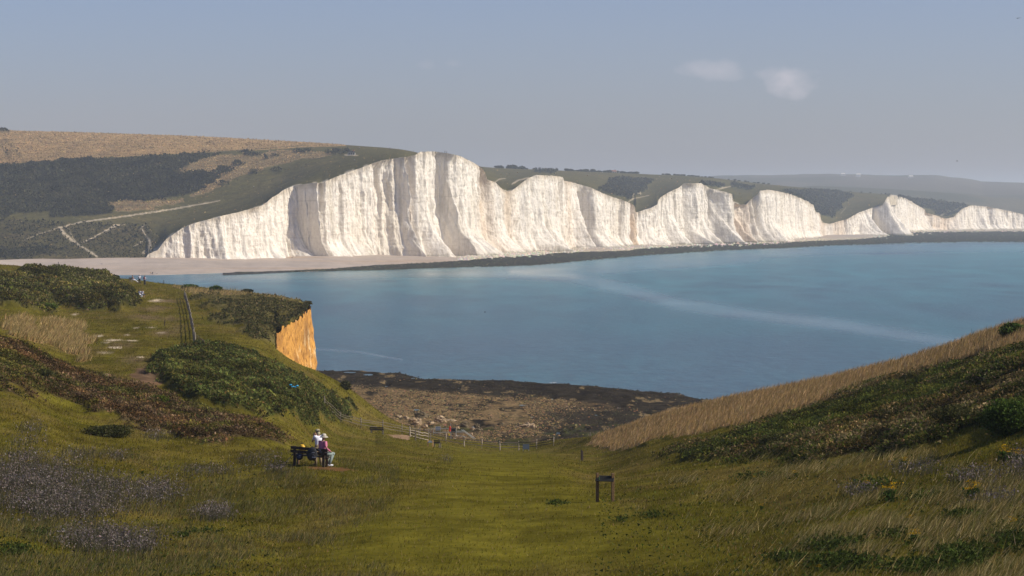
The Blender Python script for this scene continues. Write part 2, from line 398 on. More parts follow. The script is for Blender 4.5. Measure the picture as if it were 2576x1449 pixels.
def wide(w, n, passes=3):
    for _ in range(passes):
        for ax in (0, 1):
            p_ = np.pad(w, [(n + 1, n) if ax == 0 else (0, 0), (n + 1, n) if ax == 1 else (0, 0)], mode='edge'); c_ = np.cumsum(p_, axis=ax)
            w = (c_[2 * n + 1:] - c_[:-2 * n - 1]) / (2 * n + 1) if ax == 0 else (c_[:, 2 * n + 1:] - c_[:, :-2 * n - 1]) / (2 * n + 1)
    return w
fine_ = fbm(GX / 1.6, GY / 2.6, 4, 95, .6) - .5; mid_ = fbm(GX / 6, GY / 12, 3, 96) - .5
WS = {'path': wide(W['path'], 16) * sm(.1, .9, wide(W['path'], 16))}
for k, nb, br_ in (('heath', 9, 1.3), ('thicket', 5, .9), ('mound', 4, .9), ('mound0', 4, .9), ('edge', 6, 1.4), ('scrub', 12, 1.2), ('goldr', 5, .9), ('gold', 5, 1.2), ('gold2', 6, 1.2), ('gold3', 3, 1), ('earth', 3, 1.)):
    bl_ = wide(W[k], nb); WS[k] = sm(.34, .62, bl_ + fine_ * br_ * 1.5 + mid_ * br_ * 1.3) * sm(.04, .25, bl_)
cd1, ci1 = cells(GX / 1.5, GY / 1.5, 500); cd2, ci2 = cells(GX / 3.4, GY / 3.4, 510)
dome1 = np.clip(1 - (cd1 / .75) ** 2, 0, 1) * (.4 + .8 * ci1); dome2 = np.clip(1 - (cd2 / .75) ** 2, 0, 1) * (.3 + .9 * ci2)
bush = .55 * dome1 * WS['thicket'] + .35 * dome1 * WS['heath'] + 0.75 * dome2 * np.maximum(WS['mound'], WS['mound0']) + .35 * dome1 * WS['scrub'] + .45 * dome1 * WS['edge'] + 1.0 * blur(W['mound'], 12) * (.55 + .9 * fbm(GX / 7, GY / 7, 3, 43)) + 1.1 * blur(W['mound0'], 12) * (.5 + fbm(GX / 7, GY / 7, 3, 44)) \
     + .55 * blur(W['thicket'], 5) * (.4 + 1.3 * fbm(GX / 3.2, GY / 3.2, 3, 45)) + .22 * blur(W['heath'], 10) * (.4 + 1.2 * fbm(GX / 2, GY / 2, 3, 46)) \
     + .35 * blur(W['edge'], 8) * (.3 + 1.2 * fbm(GX / 3, GY / 3, 3, 47)) + .20 * blur(W['scrub'], 20) * (.3 + 1.3 * fbm(GX / 2.6, GY / 2.6, 3, 48)) \
     + .25 * blur(W['goldr'], 3) * fbm(GX / 1.5, GY / 1.5, 2, 49)
GZ0 = GZ.copy()
GZ = GZ + (bump + bush) * damp
def gcol():
    n = fbm(GX / 5, GY / 8, 4, 60)[..., None]; n2 = fbm(GX / 1.2, GY / 2.2, 3, 61)[..., None]
    c = np.array((.116, .088, .017)) * (1 - n) + np.array((.088, .083, .010)) * n
    c = c * (.55 + .9 * n2) * (.72 + .56 * fbm(GX / 2.6, GY / 9, 4, 63)[..., None])
    dry = sm(.52, .68, fbm(GX / 3.5, GY / 7, 4, 62))[..., None]
    c = c * (1 - .55 * dry) + np.array((.150, .110, .032)) * .55 * dry
    def put(name, colr, k=1.0):
        nonlocal c
        w = (WS.get(name, W[name]) * k)[..., None]; c = c * (1 - w) + np.array(colr) * (.75 + .5 * n2) * w
    put('path', (.130, .112, .015), .85)
    put('heath', (.062, .046, .024)); put('thicket', (.045, .052, .016)); put('mound', (.06, .058, .02)); put('mound0', (.06, .056, .02))
    put('edge', (.105, .088, .032)); put('edge2', (.15, .115, .05), .8)
    for g in ('gold', 'gold2', 'gold3'): put(g, (.32, .22, .085), .85)
    put('goldr', (.34, .22, .095), .95); put('scrub', (.050, .048, .016))
    put('earth', (.15, .088, .055), .9); put('earth2', (.26, .17, .11), .9); put('earth3', (.16, .075, .04), .7)
    fm = (GD > 190)
    ch = ell([(187,792,10,2.5,.8),(247,844,13,2,.9),(283,856,22,2.6,1),(288,876,19,2.4,1),(331,857,15,2,.9),(341,824,8,1.6,.9),(380,823,14,1.8,.9),(352,898,11,2,.9),(392,756,18,3.2,.9),(405,838,13,2,.7),(265,862,14,2,.7),(262,888,22,3,.5),(318,842,8,1.2,.6)], GUU, GVV) * fm
    br = ell([(415,757,34,4,.8),(392,777,40,7,.6),(366,798,44,8,.6),(425,800,30,8,.5),(410,838,34,8,.6),(300,868,50,12,.4),(340,905,46,14,.55),(372,935,40,24,.6),(440,830,26,20,.35)], GUU, GVV) * fm
    for w, cc in ((br, (.17, .115, .075)), (ch, (.55, .45, .33))):
        c = c * (1 - w[..., None]) + np.array(cc) * w[..., None]
    return c
GC = gcol()
nr, ncol = GD.shape
V3 = np.stack([GX, GY, GZ], -1).reshape(-1, 3)
tag(npmesh('ground', V3, gridfaces(nr, ncol), 'turf', GC.reshape(-1, 3), smooth=True), kind='structure')
def gz(x, y):
    """height of the near ground at a point"""
    u = x / y * F + CU
    j = np.clip(np.searchsorted(GU, u) - 1, 0, ncol - 2); t = (u - GU[j]) / (GU[j + 1] - GU[j])
    def colz(jj): return np.interp(y, GD[:, jj], GZ[:, jj])
    return float(colz(j) * (1 - t) + colz(j + 1) * t)
def G(u, d):
    x = aof(u) * d
    return Vector((x, d, gz(x, d)))
# ---------------------------------------------------------------- vegetation scatter on the ground
dU = np.gradient(GU)[None, :]
pv = np.abs(np.diff(GVV, axis=0)); vis = np.minimum.accumulate(GVV, axis=0)
front = (GVV[1:] <= vis[:-1] + 6)
area = np.where(front, pv, pv * .12) * dU * (GD[:-1] > 32) * (GD[:-1] < 500) * (np.abs(np.diff(GZ0, axis=0)) < 2.5)
area = np.where((GUU[:-1] > -120) & (GUU[:-1] < 2700), area, area * .06)
def scatter(weight, n, seed):
    r = np.random.default_rng(seed)
    w = (area * weight[:-1]).ravel(); w = w / w.sum()
    idx = r.choice(len(w), n, p=w)
    i = idx // ncol; j = np.minimum(idx % ncol, ncol - 2)
    a, b = r.random(n), r.random(n)
    def s(A): return (A[i, j]*(1-a)*(1-b) + A[i+1, j]*a*(1-b) + A[i, j+1]*(1-a)*b + A[i+1, j+1]*a*b)
    return np.stack([s(GX), s(GY), s(GZ)], -1), GC[i, j], r
def tris(name, A, B, Cc, col, label, cat='vegetation', kind='stuff', parent=None, mat='leaves'):
    n = len(A)
    V = np.empty((n * 3, 3)); V[0::3] = A; V[1::3] = B; V[2::3] = Cc
    o = npmesh(name, V, np.arange(n * 3).reshape(-1, 3), mat, np.repeat(col, 3, 0), parent)
    if parent is None: tag(o, label, cat, kind=kind)
    return o
def blades(pos, r, h, w, lean=(.35, .0), spread=.5):
    n = len(pos); h = h * (.5 + r.random(n)); w = w * (.6 + .8 * r.random(n))
    th = r.random(n) * 2 * math.pi
    side = np.stack([np.cos(th), np.sin(th), np.zeros(n)], -1) * w[:, None] / 2
    tip = pos + np.stack([h * (lean[0] + spread * r.normal(size=n)), h * (lean[1] + spread * r.normal(size=n)), h], -1)
    b = pos - np.array((0, 0, .03))
    return b - side, b + side, tip
def leafs(pos, r, up, size):
    n = len(pos); c = pos + np.stack([r.normal(size=n) * .1, r.normal(size=n) * .1, r.random(n) * up], -1)
    s = size * (.5 + r.random(n))[:, None]
    a = r.normal(size=(n, 3)); a /= np.linalg.norm(a, axis=1)[:, None]
    b = r.normal(size=(n, 3)); b /= np.linalg.norm(b, axis=1)[:, None]
    return c - a * s * .6 - b * s * .3, c + a * s * .6 - b * s * .3, c + b * s * .7
def vcol(base, r, n, var=.35, hue=.1):
    k = 1 + var * (r.random((n, 1)) * 2 - 1)
    return np.clip(np.array(base) * k * (1 + hue * r.normal(size=(n, 3))), .004, .9)
def pal(cols, r, n, pr=None, var=.3):
    c = np.array(cols)[r.choice(len(cols), n, p=pr)]
    return vcol(c, r, n, var, .05)
one = np.ones_like(GD)
bare = np.maximum.reduce([WS.get(k, W[k]) for k in ('heath', 'thicket', 'mound', 'mound0', 'scrub', 'earth', 'earth2', 'earth3')])
near = sm(150, 100, GD)
# short turf everywhere
w = (1 - .97 * bare) * (1 - .75 * WS['path'])
pos, gc, r = scatter(w, 300000, 1)
k = .45 + pos[:, 1:2] / 160
A, B, Cc = blades(pos, r, .062 * k[:, 0] + .015, .034 * k[:, 0], (.25, 0))
c = vcol(gc * 1.3 * np.array((1, 1, .9)), r, len(pos), .5, .06)
dm = r.random(len(pos)) < .16; c[dm] = vcol((.24, .185, .085), r, dm.sum(), .3)
tris('grass', A, B, Cc, c, 'short green and straw turf over the near hillside and valley floor', 'grass')
# tall rough grass lower right
patch = sm(.5, .66, fbm(GX / 3, GY / 5, 3, 70))
straw = ell([(2110,1345,90,14,1),(2210,1330,80,12,1),(2500,1345,90,16,1),(2470,1285,80,20,1),(2170,1400,60,12,.9),(1720,1212,50,6,1),(2290,1160,70,12,1),(2050,1300,60,10,.7),(2350,1380,60,10,.8)], GUU, GVV, .8) * (GD < 125)
rough = 1.6 * straw + ((GUU > 1650) & (GVV > 1150) & (GD < 125)) * sm(1620, 1950, GUU + (GVV - 1150) * -.4) * (.05 + patch)
pos, gc, r = scatter(rough + .12 * W['goldr'] * (GD < 150), 42000, 2)
A, B, Cc = blades(pos, r, .30, .017, (.9, .1), .4)
tris('tall_grass', A, B, Cc, pal([(.19, .155, .035), (.34, .25, .09), (.11, .12, .022), (.62, .48, .22)], r, len(pos), [.30, .28, .24, .18]), 'tall pale seeding grass leaning right on the lower right slope', 'grass')
lr = ((GUU < 1000) & (GVV > 1130) & (GD < 122)) * sm(.4, .6, fbm(GX / 2.5, GY / 4, 3, 71)) * (1 - WS['path'])
pos, gc, r = scatter(lr, 40000, 22)
A, B, Cc = blades(pos, r, .2, .022, (.4, .1), .4)
tris('rough_grass', A, B, Cc, pal([(.14, .13, .045), (.22, .17, .08), (.09, .10, .03)], r, len(pos), [.4, .3, .3]), 'rough tufted grass between the purple seed heads on the left slope', 'grass')
# golden grass
pos, gc, r = scatter(WS['goldr'], 80000, 3)
A, B, Cc = blades(pos, r, .42, .05, (.5, .1), .25)
tris('golden_grass', A, B, Cc, pal([(.44, .285, .125), (.32, .215, .085), (.55, .38, .20), (.22, .16, .05)], r, len(pos), [.4, .25, .15, .2]), 'band of long golden brown grass along the crest of the right slope', 'grass')
pos, gc, r = scatter(np.maximum.reduce([WS['gold'], WS['gold2'], WS['gold3'], .35 * W['edge2']]), 22000, 4)
A, B, Cc = blades(pos, r, .6, .09, (.4, .1), .3)
tris('straw_grass', A, B, Cc, pal([(.52, .37, .16), (.36, .26, .10), (.20, .17, .05)], r, len(pos), [.5, .3, .2]), 'pale straw coloured grass on the left plateau beside the worn path', 'grass')
# scrubs
pos, gc, r = scatter(WS['heath'], 110000, 5)
A, B, Cc = leafs(pos, r, .30, .11)
f = fbm(pos[:, 0] / 4, pos[:, 1] / 4, 3, 81)[:, None]
f2 = sm(.35, .65, fbm(pos[:, 0] / 1.2, pos[:, 1] / 2, 3, 88))[:, None]
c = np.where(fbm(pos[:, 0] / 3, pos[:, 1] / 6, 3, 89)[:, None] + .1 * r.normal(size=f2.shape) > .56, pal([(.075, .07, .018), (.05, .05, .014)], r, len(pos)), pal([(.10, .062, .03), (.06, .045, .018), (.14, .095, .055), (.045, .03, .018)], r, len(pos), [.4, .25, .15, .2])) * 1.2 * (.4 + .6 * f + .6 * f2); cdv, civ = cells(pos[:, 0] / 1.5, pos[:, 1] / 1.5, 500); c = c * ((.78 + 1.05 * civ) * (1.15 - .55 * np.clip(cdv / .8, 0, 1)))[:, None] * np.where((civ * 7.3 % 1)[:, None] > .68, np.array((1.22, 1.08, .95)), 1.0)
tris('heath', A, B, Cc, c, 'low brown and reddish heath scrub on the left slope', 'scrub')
pos, gc, r = scatter(WS['thicket'], 110000, 6)
A, B, Cc = leafs(pos, r, .35, .17)
f = fbm(pos[:, 0] / 3, pos[:, 1] / 3, 3, 82)[:, None]
f2 = sm(.35, .65, fbm(pos[:, 0] / 1.3, pos[:, 1] / 2.2, 3, 87))[:, None]
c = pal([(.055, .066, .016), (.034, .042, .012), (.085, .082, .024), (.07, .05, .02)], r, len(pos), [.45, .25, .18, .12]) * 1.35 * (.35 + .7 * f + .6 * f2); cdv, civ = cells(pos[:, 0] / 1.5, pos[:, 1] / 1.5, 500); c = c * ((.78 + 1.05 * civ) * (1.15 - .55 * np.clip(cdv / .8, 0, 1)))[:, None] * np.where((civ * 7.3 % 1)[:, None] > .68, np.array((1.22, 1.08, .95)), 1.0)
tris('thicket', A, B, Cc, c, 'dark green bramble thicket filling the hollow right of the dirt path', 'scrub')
pos, gc, r = scatter(np.maximum(WS['mound'], WS['mound0']), 80000, 8)
A, B, Cc = leafs(pos, r, .6, .28)
f = fbm(pos[:, 0] / 5, pos[:, 1] / 5, 3, 83)[:, None]
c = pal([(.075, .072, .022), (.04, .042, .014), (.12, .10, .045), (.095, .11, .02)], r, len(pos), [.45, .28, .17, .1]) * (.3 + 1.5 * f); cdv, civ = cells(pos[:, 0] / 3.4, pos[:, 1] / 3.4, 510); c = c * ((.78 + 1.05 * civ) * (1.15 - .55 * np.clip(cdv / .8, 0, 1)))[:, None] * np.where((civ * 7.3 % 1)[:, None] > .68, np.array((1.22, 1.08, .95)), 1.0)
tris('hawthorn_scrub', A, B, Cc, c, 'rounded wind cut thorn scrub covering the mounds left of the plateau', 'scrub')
pos, gc, r = scatter(WS['edge'] * sm(.38, .62, fbm(GX / 3.5, GY / 9, 4, 97)), 13000, 9)
A, B, Cc = leafs(pos, r, .4, .25)
c = pal([(.085, .078, .028), (.13, .105, .045), (.055, .06, .02)], r, len(pos))
tris('clifftop_scrub', A, B, Cc, c, 'grey green scrub above the orange cliff edge', 'scrub')
pos, gc, r = scatter(WS['scrub'], 200000, 10)
A, B, Cc = leafs(pos, r, .24, .10)
f = fbm(pos[:, 0] / 3.5, pos[:, 1] / 3.5, 4, 84)[:, None]; f2 = fbm(pos[:, 0] / 9, pos[:, 1] / 9, 3, 85)[:, None]
c1 = pal([(.036, .046, .010), (.024, .030, .008), (.060, .062, .015)], r, len(pos), [.5, .3, .2])
c2 = pal([(.085, .062, .028), (.05, .046, .016), (.14, .105, .055)], r, len(pos), [.5, .35, .15])
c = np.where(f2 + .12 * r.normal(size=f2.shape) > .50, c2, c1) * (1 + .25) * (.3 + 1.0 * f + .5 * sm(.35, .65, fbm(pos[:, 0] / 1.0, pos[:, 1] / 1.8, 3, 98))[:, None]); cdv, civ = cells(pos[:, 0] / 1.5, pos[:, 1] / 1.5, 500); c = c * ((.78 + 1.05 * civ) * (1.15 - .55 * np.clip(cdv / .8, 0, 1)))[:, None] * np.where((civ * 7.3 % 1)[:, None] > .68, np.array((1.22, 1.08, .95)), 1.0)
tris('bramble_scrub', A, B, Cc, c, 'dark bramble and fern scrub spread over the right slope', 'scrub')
# weeds dark green lower right, grey violet seed heads
def ellw(lst, dmax=200, amp=.9):
    return ell(lst, GUU, GVV, amp) * (GD < dmax)
vio = ellw([(60,1215,140,42,1),(150,1275,150,38,1),(240,1235,90,25,.8),(370,1245,85,26,.8),(60,1170,60,22,.5),(265,1370,110,26,1),(345,1385,30,14,1),(535,1298,45,14,1),(390,1105,34,8,.8),(70,1085,36,10,.5),(60,1120,46,10,.4),(285,1155,30,12,.5),(640,1165,60,10,.4),(690,1190,40,9,.6),(200,1155,60,14,.4),(510,1195,90,14,.3),(2300,1190,60,10,.5),(2440,1215,60,12,.5),(2570,1190,40,30,.4),(2160,1240,50,10,.4),(2500,1270,60,12,.3),(1120,1160,20,6,.8)])
pos, gc, r = scatter(vio, 42000, 12)
hh = .1 + .42 * r.random(len(pos)); keep = fbm(pos[:, 0] / .35, pos[:, 1] / .5, 2, 90) > .42
pos = pos[keep]; hh = hh[keep]
A, B, Cc = leafs(pos + np.stack([.15 * hh, 0 * hh, hh * .8], -1), r, .10, .05)
tris('seed_heads', A, B, Cc, pal([(.20, .165, .155), (.15, .12, .10), (.095, .08, .05), (.28, .235, .22)], r, len(pos), [.4, .3, .2, .1]), 'grey violet seeding stalks massed on the lower left slope', 'wildflowers')
pos, gc, r = scatter(vio, 16000, 13)
A, B, Cc = blades(pos, r, .42, .018, (.2, 0), .18)
tris('flower_stalks', A, B, Cc, pal([(.10, .09, .06), (.07, .07, .035)], r, len(pos)), 'dry brown stems under the grey violet seed heads', 'wildflowers')
GUN = ell([(2100,1370,70,16,.9),(2120,1420,80,18,.8),(2440,1300,50,10,.8),(2430,1395,60,20,.9),(2350,1430,120,16,.7),(2560,1350,50,30,.8),(1640,1300,30,6,.7),(1400,1268,25,5,.8),(2250,1345,40,10,.6),(1990,1405,60,9,.6),(90,1345,30,10,.6),(30,1395,40,12,.7),(510,1340,50,6,.4),(1560,1310,30,5,.5),(2200,1215,60,10,.5),(2330,1250,40,8,.5),(1900,1200,50,10,.5),(450,1350,30,8,.4)], GUU, GVV) * (GD < 125)
pos, gc, r = scatter(GUN + .01 * (GD < 120) * ((GUU > 1500) | (GUU < 700)), 26000, 14)
A, B, Cc = leafs(pos, r, .16, .07)
tris('weeds', A, B, Cc, pal([(.045, .065, .014), (.03, .042, .01), (.08, .10, .025)], r, len(pos), [.5, .3, .2]), 'dark green leafy weeds scattered in the foreground grass', 'weeds')
#@@SEA
# ================================================================ SEA, BEACHES, REEFS
WEDGE = [(372,692),(500,688),(600,684.5),(820,680),(947,679),(1143,672),(1339,668),(1578,646),(1624,642),(1839,629),(1967,624),(2091,617.5),(2235,614),(2300,612),(2450,609),(2576,609.5),(2900,606)]
def sea_d(v): return (0 - H) / ((zof(v, 1.0)) - H)   # distance at which z = 0 for picture row v
vv = np.concatenate([[5200, 2600, 1600], np.linspace(1180, 575, 520), np.linspace(574, 536, 60)])
sd = np.array([sea_d(v) for v in vv])
su = np.concatenate([[-3400, -2200, -1100], np.arange(-400, 2950, 4), [3400, 4400, 5800]])
SX = aof(su)[None, :] * sd[:, None]; SY = np.broadcast_to(sd[:, None], SX.shape)
SU = np.broadcast_to(su[None, :], SX.shape); SV = np.broadcast_to(vv[:, None], SX.shape)
n1 = fbm(SX / 160, SY / 420, 4, 100); n2 = fbm(SX / 40, SY / 160, 3, 101); n3 = fbm(SX / 350, SY / 700, 3, 103)
c0 = np.array((.032, .078, .090)); c1 = np.array((.026, .102, .104)); c2 = np.array((.036, .195, .182))
t = sm(.35, .7, .65 * n1 + .35 * n2)[..., None]
sc_ = c0 * (1 - t) + c1 * t
farw = (sm(800, 640, SV) * sm(.35, .6, n3 + .15 * sm(1300, 2000, SU)))[..., None]
sc_ = sc_ * (1 - .6 * farw) + c2 * .6 * farw
shal = np.exp(-np.clip(SV - lin(WEDGE, SU), 0, 400) / 14)[..., None]
sc_ = sc_ * (1 - .4 * shal) + np.array((.14, .25, .23)) * .4 * shal
band = np.exp(-(dline([(1290,684),(1430,694),(1560,724),(1700,765),(1900,792),(2080,812),(2280,842),(2420,866)], SU + 30*(n2-.5), SV + 12*(n2-.5)) / (11 + 9 * n2)) ** 2)
band = np.maximum(band, .55 * np.exp(-(dline([(1440,690),(1600,672),(1760,664),(1900,650)], SU, SV) / 12) ** 2))
band = np.maximum(band, .5 * np.exp(-(dline([(1080,690),(1300,692),(1500,696)], SU, SV) / 8) ** 2))
band = np.maximum(band, .7 * np.exp(-(dline([(788,877),(900,885),(1010,905)], SU, SV + 3*(n2-.5)) / 2.2) ** 2))
wn_ = sm(1000, 500, SY); wf_ = sm(1300, 2200, SY)
fine = (fbm(SX / 2.6, SY / 6, 4, 104, .65) * wn_ + fbm(SX / 13, SY / 42, 4, 106, .65) * (1 - wn_) * (1 - wf_) + fbm(SX / 34, SY / 150, 4, 107, .65) * wf_)[..., None]
band = band * (.55 + .9 * fbm(SX / 25, SY / 60, 3, 105))
sc_ = sc_ * (1 - .2 * band[..., None]) + np.array((.18, .25, .27)) * .2 * band[..., None]
sc_ = sc_ * (.42 + 1.16 * fine)  # light and dark of the ripples painted into the water colour
slick = np.clip(.5 * band + .4 * np.exp(-np.abs(SV - lin(WEDGE, SU) - 14) / 14), 0, 1)
tag(npmesh('sea', np.stack([SX, SY, 0 * SX], -1).reshape(-1, 3), gridfaces(*SX.shape), 'seawater', sc_.reshape(-1, 3), smooth=True, extra={'slick': slick.ravel()}), kind='structure')

# ---- wall (chalk cliff) base line:  u, v_base, d
BASE = [(366,649,1488),(480,650,1500),(560,652,1512),(578,653,1526),(617,653,1534),(655,651,1552),(735,646,1618),(745,646,1620),(806,644,1606),(826,644,1622),(900,643,1682),(935,642,1688),(955,641,1700),(985,643,1702),(1000,645,1716),(1052,645,1712),(1070,645,1722),(1120,645,1768),(1158,645,1766),(1235,640,1848),(1290,635,1895),(1335,632,1945),(1350,632,1952),(1403,629,2020),(1464,624,2105),(1488,621,2108),(1570,618.5,2190),(1590,620,2190),(1600,618,2215),(1612,617,2240),(1678,615,2290),(1718,613,2332),(1744,613,2336),(1790,612,2385),(1834,609,2392),(1850,609,2450),(1876,608.5,2452),(1903,608,2485),(1920,607,2488),(1946,606.5,2520),(1969,605,2560),(1997,601,2670),(2060,597,2840),(2068,592,2880),(2110,590.5,2960),(2204,591,3090),(2226,592,3080),(2240,584,3380),(2326,579,3661),(2342,579,3668),(2450,577,3789),(2576,575.5,3870),(2900,573,4050)]
TOP = [(366,650),(372,640),(396,629),(420,600),(457,575),(494,560),(567,541),(600,534),(658,518),(672,508),(685,497),(700,488),(715,477),(739,467),(780,461),(812,460),(837,448),(870,436),(911,421),(947,408),(965,402),(1000,398),(1020,395),(1045,390),(1057,381.5),(1094,381.5),(1125,385),(1157,392),(1192,409.6),(1214,423),(1221,436),(1226,452),(1246,458.6),(1260,473),(1275,482),(1290,478),(1309,463),(1329,447.6),(1349,440),(1400,442.7),(1416,446),(1418.7,453.7),(1452,462),(1486,472),(1530,492),(1578,507.6),(1596,517),(1599,535),(1609,531.7),(1637,523),(1653,514.5),(1655.5,503.8),(1663,495),(1685,482),(1706,472.7),(1720,461.4),(1763,461),(1785,473.8),(1817,481.3),(1842,488.8),(1844.5,508),(1860,514.5),(1877,514.5),(1886,503.8),(1907,488.8),(1911,480),(1931,477.6),(1946,479),(1989,488.8),(2016,499.5),(2046,516.7),(2048.8,531.7),(2062,538),(2066,559.5),(2088,563),(2133,550),(2159,535),(2194,522.8),(2222,514.7),(2226,504.5),(2232,495.3),(2247,492.5),(2263,494.3),(2281,500.4),(2294,508.6),(2326,527),(2329.5,535),(2357,543),(2377,550.3),(2398,546.3),(2418,527),(2438,517.7),(2448,516.3),(2489,520.8),(2540,531),(2576,540),(2700,556),(2900,571)]
bu = np.arange(366, 2900.1, 0.25)
bd = np.interp(bu, [b[0] for b in BASE], [b[2] for b in BASE])
kk = np.ones(21) / 21; bdp = np.pad(bd, 10, mode='edge'); bd = np.convolve(bdp, kk, mode='valid')
bx = aof(bu) * bd
s_ = np.concatenate([[0], np.cumsum(np.hypot(np.diff(bx), np.diff(bd)))])
smax = s_[-1]
# column spacing grows with distance
SS = [0.0]
while SS[-1] < smax:
    dd = np.interp(SS[-1], s_, bd); SS.append(SS[-1] + .55 * dd / 1700)
SS = np.array(SS[:-1]); cx = np.interp(SS, s_, bx); cy = np.interp(SS, s_, bd); cuu = np.interp(SS, s_, bu)
def smooth1(a, w):
    a2 = np.pad(a, w, mode='edge'); k = np.ones(2 * w + 1) / (2 * w + 1); return np.convolve(a2, k, mode='valid')
tx = np.gradient(smooth1(cx, 60)); ty = np.gradient(smooth1(cy, 60)); ln = np.hypot(tx, ty); nx, ny = ty / ln, -tx / ln
NRW = 150
T = np.linspace(0, 1, NRW)[:, None]
topg = zof(lin(TOP, cuu), cy)                     # first guess of the top heights
zb = zof(np.interp(cuu, [b[0] for b in BASE], [b[1] for b in BASE]), cy)
hgt = np.clip(topg - zb, 1, 200)[None, :]
S2 = np.broadcast_to(SS[None, :], (NRW, len(SS)))
zz = T * hgt
def tri(x): return np.clip(1 - np.abs(x), 0, 1)
env = sm(0, 18, hgt)
disp = np.zeros(S2.shape)
big = fbm(SS / 55, SS * 0, 3, 200)[None, :]
disp += (big - .5) * 9 * (1 - .55 * T)
warp = 9 * (fbm(S2 / 30, zz / 60, 2, 205) - .5)
rid = 1 - np.abs(2 * vn((S2 + warp) / 17, zz / 140, 201) - 1)
disp += (rid ** 1.5 - .4) * 3.4 * (1 - .35 * T)
rid2 = 1 - np.abs(2 * vn((S2 + warp) / 6.2, zz / 50 + 7, 202) - 1)
disp += (rid2 ** 1.3 - .4) * 1.3
disp += (fbm(S2 / 13, zz / 1.7, 3, 208, .6) - .5) * .8 + (np.abs(fbm(S2 / 5, zz / 26, 3, 209) - .5)) * -5.0 * env
disp += (fbm(S2 / 2.3, zz / 5, 4, 203, .65) - .5) * 2.4 + (fbm(S2 / 6, zz / 16, 4, 207, .6) - .5) * 2.6
# slumped foot
foot = sm(.36, 0, T) ** 1.6
disp += foot * (4.0 + 7 * sm(.42, .7, fbm(SS / 24, SS * 0 + 3, 2, 204))[None, :] * (1.2 - sm(0, 400, SS)[None, :]*.2))
# buttress fins: u, half width m left/right, reach, height fraction
FINS = [(560,6,9,5,.8),(596,5,4,5,.25),(740,11,16,15,.55),(800,5,8,4,.9),(848,7,5,5,.9),(905,6,7,4,.9),(1000,10,8,9,.6),(1035,9,6,17,.5),(1085,11,7,19,.45),(1150,13,9,19,.6),(1196,30,26,20,.33),(1262,16,12,12,.5),(1345,12,9,17,.45),(1372,11,8,16,.5),(1455,9,9,16,.9),(1500,6,6,7,.5),(1540,6,5,6,.4),(1640,13,8,18,.5),(1692,14,9,20,.6),(1742,12,8,20,.4),(1768,12,8,20,.45),(1812,14,10,26,.85),(1866,16,12,26,.7),(1912,16,10,20,.6),(1938,12,9,20,.45),(1955,12,9,18,.4),(2182,20,26,26,.9),(2226,20,10,30,.9),(2325,20,10,14,.8),(2400,16,16,9,.9),(2470,14,14,8,.8),(2520,18,12,8,.8)]
for (fu, wl, wr, rch, fr) in FINS:
    s0 = np.interp(fu, bu, s_)
    x = S2 - s0 + 2.5 * (fbm(zz / 12, S2 * 0 + fu, 2, 210) - .5) * 2
    sh = np.where(x < 0, tri(x / wl), tri(x / wr)) ** .85
    disp += rch * sh * np.clip(1 - T / fr, 0, 1) ** 1.25
    disp += rch * .16 * sh * (1 - T) ** .4
NOTCH = [(640,5,3,1),(775,9,6,1),(815,6,7,1),(870,3,5,.9),(955,5,5,1),(985,8,7,1),(1050,6,9,1),(1125,14,9,1),(1165,5,3,.6),(1232,14,10,1),(1300,7,6,.5),(1420,8,7,.9),(1470,5,8,.9),(1602,8,8,1),(1700,4,4,.9),(1735,10,8,1),(1800,9,8,.9),(1856,20,14,1),(1893,7,9,1),(1905,5,7,1),(2066,8,8,1),(2130,5,8,1),(2215,9,14,1),(2340,14,8,1),(2490,8,6,1)]
for (fu, hw, dep, fr) in NOTCH:
    s0 = np.interp(fu, bu, s_)
    x = (S2 - s0 + 4 * (fbm(zz / 14, S2 * 0 + fu, 2, 211) - .5)) / hw
    disp -= dep * np.clip(1.2 - np.abs(x) ** 2.2, 0, 1) * sm(fr + .08, fr - .1, T) * (.5 + .5 * T)
disp *= env * .92 + .08
PAN = [(366,0),(1300,0),(1330,2),(1352,4),(1462,-2),(1492,5),(1560,-2),(1600,-4),(1640,0),(1715,3),(1722,-3),(1748,5),(1790,-3),(1838,7),(1852,-6),(1900,3),(1906,-5),(1925,3),(1990,-2),(2066,0),(2204,-2),(2226,6),(2240,-3),(2330,0),(2345,-4),(2470,3),(2530,-2),(2900,0)]
pan = smooth1(np.interp(cuu, [p[0] for p in PAN], [p[1] for p in PAN]), 4)[None, :]
disp += pan * (.9 + .2 * fbm(S2 / 10, zz / 25, 2, 206)) * env * (1.05 - .25 * T)
disp -= .05 * zz                                   # the face leans back
X_ = cx[None, :] + nx[None, :] * disp; Y_ = cy[None, :] + ny[None, :] * disp
ut = X_[-1] / Y_[-1] * F + CU
vt = lin(TOP, ut) + .9 * (fbm(SS / 3, SS * 0, 3, 220) - .5) * 2
ztop = np.maximum(zof(vt, Y_[-1]), zb + .5)
Zw = -2 + (ztop[None, :] + 2) * T
